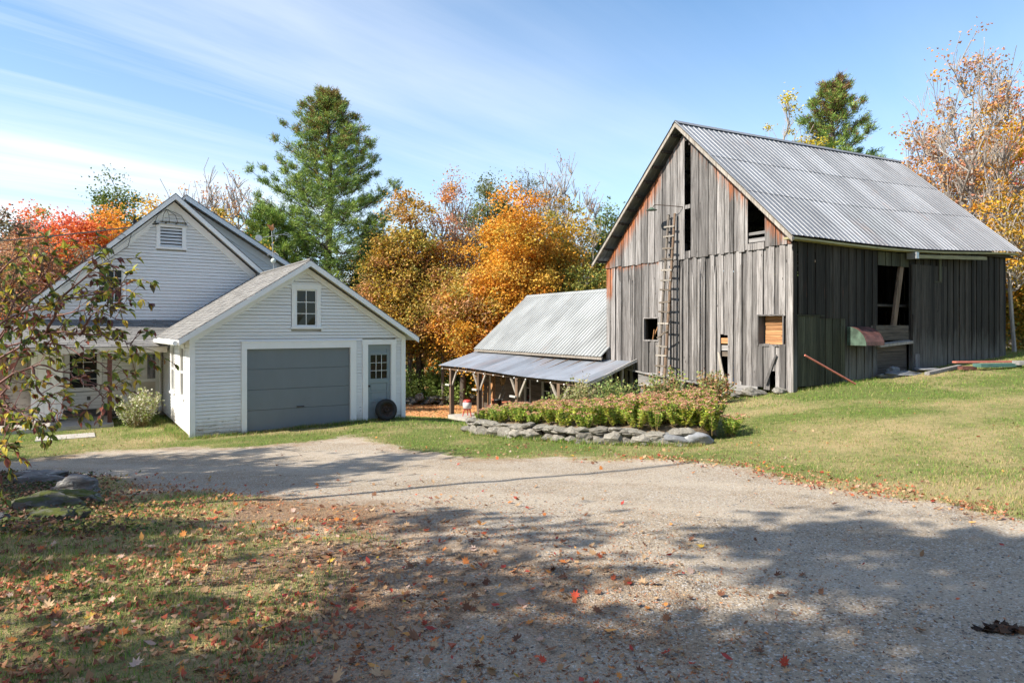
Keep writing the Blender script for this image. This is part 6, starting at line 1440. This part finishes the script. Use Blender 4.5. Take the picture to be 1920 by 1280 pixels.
# dense inner foliage along the left border
for k in range(120):
    px_ = br_.uniform(-60, 60)*br_.uniform(.3,1); py_ = br_.uniform(480, 830); tips_.append((bp(px_, py_, br_.uniform(3.6,4.6)), Vector((br_.uniform(-1,1), br_.uniform(-1,1), br_.uniform(-.6,.6))).normalized()))
items = []
for q_, d in tips_:
    for r_ in range(1 if br_.random() < .3 else 3):
        dd = (d+Vector((br_.uniform(-.8,.8), br_.uniform(-.8,.8), br_.uniform(-1.0,.25)))).normalized(); items.append((q_, dd, br_.uniform(.030,.056), br_.randrange(len(dlm))))
br_.shuffle(items)
items.sort(key=lambda t: 0 if (-5 < 960+1270*t[0].x/t[0].y) else 1)
vis = [t for t in items if 960+1270*t[0].x/t[0].y > -5]
VV = []; FF = []; CC = []; off = 0
for i, (q_, dd, s_, k) in enumerate(items):
    up = Vector((br_.uniform(-.6,.6), br_.uniform(-.6,.6), 1)).normalized(); xx = dd.cross(up).normalized(); zz_ = xx.cross(dd); Mx = Matrix((xx, dd, zz_)).transposed().to_4x4(); Mx = Matrix.Translation(q_-BL0) @ Mx @ Matrix.Scale(s_, 4)
    if i < 300: o = link('leaf', dlm[k], bush); o.matrix_local = Mx
    else:
        me = dlm[k]
        for vtx in me.vertices: VV.append(tuple(Mx @ vtx.co)); CC.append(DP[k])
        for p in me.polygons:
            if len(p.vertices) == 4: FF.append([off+j for j in p.vertices])
        off += len(me.vertices)
if FF: o = link('leaves', np_mesh('leaves', VV, FF, MAT['leaf'], np.array(CC)), bush); o['kind'] = 'stuff'
print('dogwood leaves', len(items), len(vis), 'litter', len(ci))

# ---------------------------------------------------------------- small things
def at_b(name, x, y, z, label, cat, rz=0, group=None): return empty(name, tuple(bw_(x, y, z)), BA+rz, label, cat, group)
ch = at_b('drum_cooler', -8.8, -1.75, -2.50, 'red and white drum-shaped barbecue smoker on the shed porch slab', 'smoker')
m = MB(); m.lathe([(.17,.36),(.215,.38),(.22,.62),(.20,.68),(.19,.70)], k=20); m.build('drum', MAT['whiteplastic'], ch, smooth=True)
m = MB(); m.lathe([(.21,.67),(.20,.74),(.12,.79),(.001,.80)], k=20); m.build('lid', MAT['red'], ch, smooth=True)
m = MB(); m.lathe([(.001,.30),(.17,.30),(.19,.37),(.20,.40)], k=20); m.build('base', MAT['red'], ch, smooth=True)
for a in range(3): th = a*2.09+.5; MB().bar((.15*math.cos(th),.15*math.sin(th),.34),(.24*math.cos(th),.24*math.sin(th),0),.05,.03).build('leg', MAT['red'], ch)
for k, (x, l) in enumerate(((-7.05,1.55),(-6.85,1.35),(-6.98,1.2))):
    b = at_b('leaning_pole', x, -1.35, -2.5, ('longest','middle','shortest')[k]+' pale pole leaning against the inner porch post', 'pole', 0, 'poles leaning in the shed porch'); MB().bar((0,0,0),(.55,.35,l),.06,.04).build('pole', MAT['grey_z'], b)
b = at_b('broom', -6.62, -1.75, -2.4, 'straw broom hung beside the second porch post', 'broom'); MB().tube([(0,0,.5),(0,0,1.5)], .018, 6).build('broom_handle', MAT['orange_h'], b); MB().quad8([(-.12,-.04,.1),(.12,-.04,.1),(.12,.04,.1),(-.12,.04,.1),(-.04,-.03,.52),(.04,-.03,.52),(.04,.03,.52),(-.04,.03,.52)]).build('bristles', MAT['wicker'], b)
b = at_b('wicker_hat', -7.75, -.35, -.75, 'round straw basket lid hanging under the shed porch eave', 'basket'); m = MB(); m.lathe([(.001,.05),(.13,.04),(.15,.0),(.27,-.01),(.28,.01)], k=22); m.build('brim', MAT['wicker'], b, rot=(R(80),0,0), smooth=True)
tb = at_b('potting_table', -5.6, -1.5, -2.5, 'long low red-topped table under the shed porch', 'table'); MB().box(-1.0,1.1,-.35,.35,.70,.76).build('table_top', MAT['redhood'], tb)
for sx in (-.9,1.0):
    for sy in (-.28,.28): MB().box(sx-.04,sx+.04,sy-.04,sy+.04,0,.70).build('leg', MAT['grey_z'], tb)
potm = MB(); potm.lathe([(.001,.0),(.085,.0),(.12,.19),(.135,.19),(.135,.24),(.115,.24),(.10,.10),(.001,.09)], k=16)
pm = {k: potm.mesh('flower_pot', MAT[k], True) for k in ('terracotta','black')}
for k, (x, y, s, mt, lab) in enumerate(((-6.25,-1.6,1.15,'terracotta','terracotta pot at the left end of the potting table'),(-5.85,-1.65,1.35,'black','large black pot on the potting table'),(-5.45,-1.5,1.0,'terracotta','small terracotta pot right of the black pot'),(-4.95,-1.7,.85,'terracotta','tilted terracotta pot at the right of the potting table'))):
    o = link('flower_pot', pm[mt], None, tuple(bw_(x, y, -1.74)), (0, .5 if k == 3 else 0, 0)); o.scale = (s,)*3; tag(o, lab, 'flower pot', 'pots on the porch table')
wt = at_b('round_table', -2.6, -1.6, -1.65, 'small round white table glimpsed behind the sedum', 'table'); m = MB(); m.lathe([(.001,0),(.42,0),(.43,.02),(.42,.035),(.001,.035)], k=24); m.build('table_top', MAT['whiteplastic'], wt); MB().tube([(0,0,-.6),(0,0,0)], .03, 8).build('pedestal', MAT['whiteplastic'], wt)
bb = at_b('blue_barrel', 5.98, .75, -.05, 'blue plastic barrel seen through the gap in the barn boards', 'barrel'); m = MB(); m.lathe([(.001,0),(.24,0),(.28,.1),(.29,.4),(.28,.75),(.24,.85),(.001,.86)], k=20); m.build('drum', MAT['blue'], bb, smooth=True); m = MB(); m.lathe([(.292,.30),(.305,.32),(.292,.34)], k=20); m.build('hoop', MAT['black'], bb)
rd = at_b('red_pole', BW+1.35, 1.25, 0, 'faded red pole leaning diagonally against the barn side door', 'pole'); pA = bw_(BW+.10,.36,1.02); pB = bw_(BW+.55,1.95,-.05); pB.z = hz_(pB.x,pB.y)+.02; rd.location = pB; rd.rotation_euler = (0,0,0)
MB().tube([(0,0,0), tuple(pA-pB)], .028, 8).build('shaft', MAT['pinkrod'], rd)
# stone steps and timber under the side opening
for k, (x, y, w_, d_, h_, lab) in enumerate(((BW+.45,4.5,1.5,.8,.22,'broad flat stone step below the barn side opening'),(BW+.30,3.9,.7,.6,.22,'small broken stone left of the barn step'),(BW+.40,5.8,1.2,.5,.16,'thin flat stone under the sliding door corner'),(BW+.30,4.15,.4,.35,.3,'upright chunk of stone on the barn step'))):
    p = bw_(x,y,0); o = link('step_stone', rock_mesh('step_stone', MAT['stone_grey'], 3, .5, .1, 500+k), None, (p.x,p.y,hz_(p.x,p.y)+(.05 if k < 3 else .2)), (0,.04,BA+math.pi/2)); o.scale = (w_,d_,h_*1.6); tag(o, lab, 'stone')
p0_, p1_ = bw_(BW+1.15,4.45,0), bw_(BW+.95,6.6,0); o = MB().bar((p0_.x,p0_.y,hz_(p0_.x,p0_.y)+.06),(p1_.x,p1_.y,hz_(p1_.x,p1_.y)+.08),.14,.09).build('grey_timber', MAT['grey_h']); tag(o, 'grey timber lying in the grass before the barn step', 'timber')
for k, (x, y, w_, d_, h_, rz, lab) in enumerate(((7.55,-.55,.62,.5,.32,.6,'large sloping boulder at the near barn corner'),(7.15,-.75,.6,.45,.25,.9,'flat rock second from the near barn corner'),(8.15,-.25,.35,.3,.2,.2,'small stone under the barn corner post'),(6.7,-.6,.32,.3,.18,.3,'small pale stone among grey sticks'),(6.35,-.45,.25,.22,.15,0,'smallest stone beside the barn skirt boards'))):
    p = bw_(x,y,0); o = link('boulder', rock_mesh('boulder', MAT['stone'], 3, .55, .12, 520+k), None, (p.x,p.y,hz_(p.x,p.y)+.08), (.15,.1,rz)); o.scale = (w_*1.2,d_*1.2,h_*1.7); tag(o, lab, 'rock')
for k, (a, b_, lab) in enumerate((((6.3,-.8,.0),(6.42,-.7,.42),'curved grey driftwood stick standing by the skirt boards'),((6.5,-.75,.05),(7.0,-1.0,.10),'pale stick lying flat near the barn corner rocks'),((6.9,-.9,.22),(7.05,-.8,.06),'short stick leaning on the barn corner rocks'))):
    A_, B__ = bw_(*a), bw_(*b_); A_.z = hz_(A_.x,A_.y)+a[2]; B__.z = hz_(B__.x,B__.y)+b_[2]; o = MB().tube([A_, A_.lerp(B__,.5)+Vector((0,0,.03)), B__], [.03,.026,.015], 6).build('driftwood', MAT['grey_z']); tag(o, lab, 'stick')
# boards on the grass at the right
bp_ = [((13.45,20.6),(15.6,20.9),.16,.05,'pinkrod','long reddish board on top of the lumber by the right lawn edge'),((13.9,20.25),(15.3,20.5),.30,.10,'tealboard','teal painted panel under the reddish board'),((15.1,20.3),(16.6,20.3),.30,.12,'grey_h','grey plank bundle at the right end of the lumber'),((13.5,20.4),(13.95,20.45),.22,.10,'redhood','short maroon block at the left end of the lumber')]
for k, (a, b_, w_, h_, mt, lab) in enumerate(bp_):
    z_ = max(hz_(*a), hz_(*b_)); o = MB().bar((a[0],a[1],z_+.07+.06*(k == 0)),(b_[0],b_[1],z_+.07+.06*(k == 0)),w_,h_).build('lumber', MAT[mt]); tag(o, lab, 'lumber')
p = Vector((-11.2, 17.0, 0)); o = MB().box(-.62,.62,-.4,.4,-.08,.02).build('stepping_slab', MAT['concrete'], None, (p.x,p.y,hz_(p.x,p.y)+.01), (0,0,R(33.1))); tag(o, 'flat grey paving slab in the grass before the farmhouse porch', 'slab')
# old stone wall at the far lawn edge
fw = empty('field_wall', (-6, 41.8, hz_(-6,41.8)), 0, 'tumbled grey field wall along the back lawn edge', 'stone wall')
fr_ = random.Random(8)
for k in range(90): x = -7.6+k*.085+fr_.uniform(-.1,.1); o = link('stone', rset[k % 10], fw, (x+6-.0, fr_.uniform(-.4,.4), fr_.uniform(.05,.5)+hz_(x,41.8)-hz_(-6,41.8)), (0,0,fr_.uniform(0,6))); s = fr_.uniform(.35,.7); o.scale = (s,s,s)
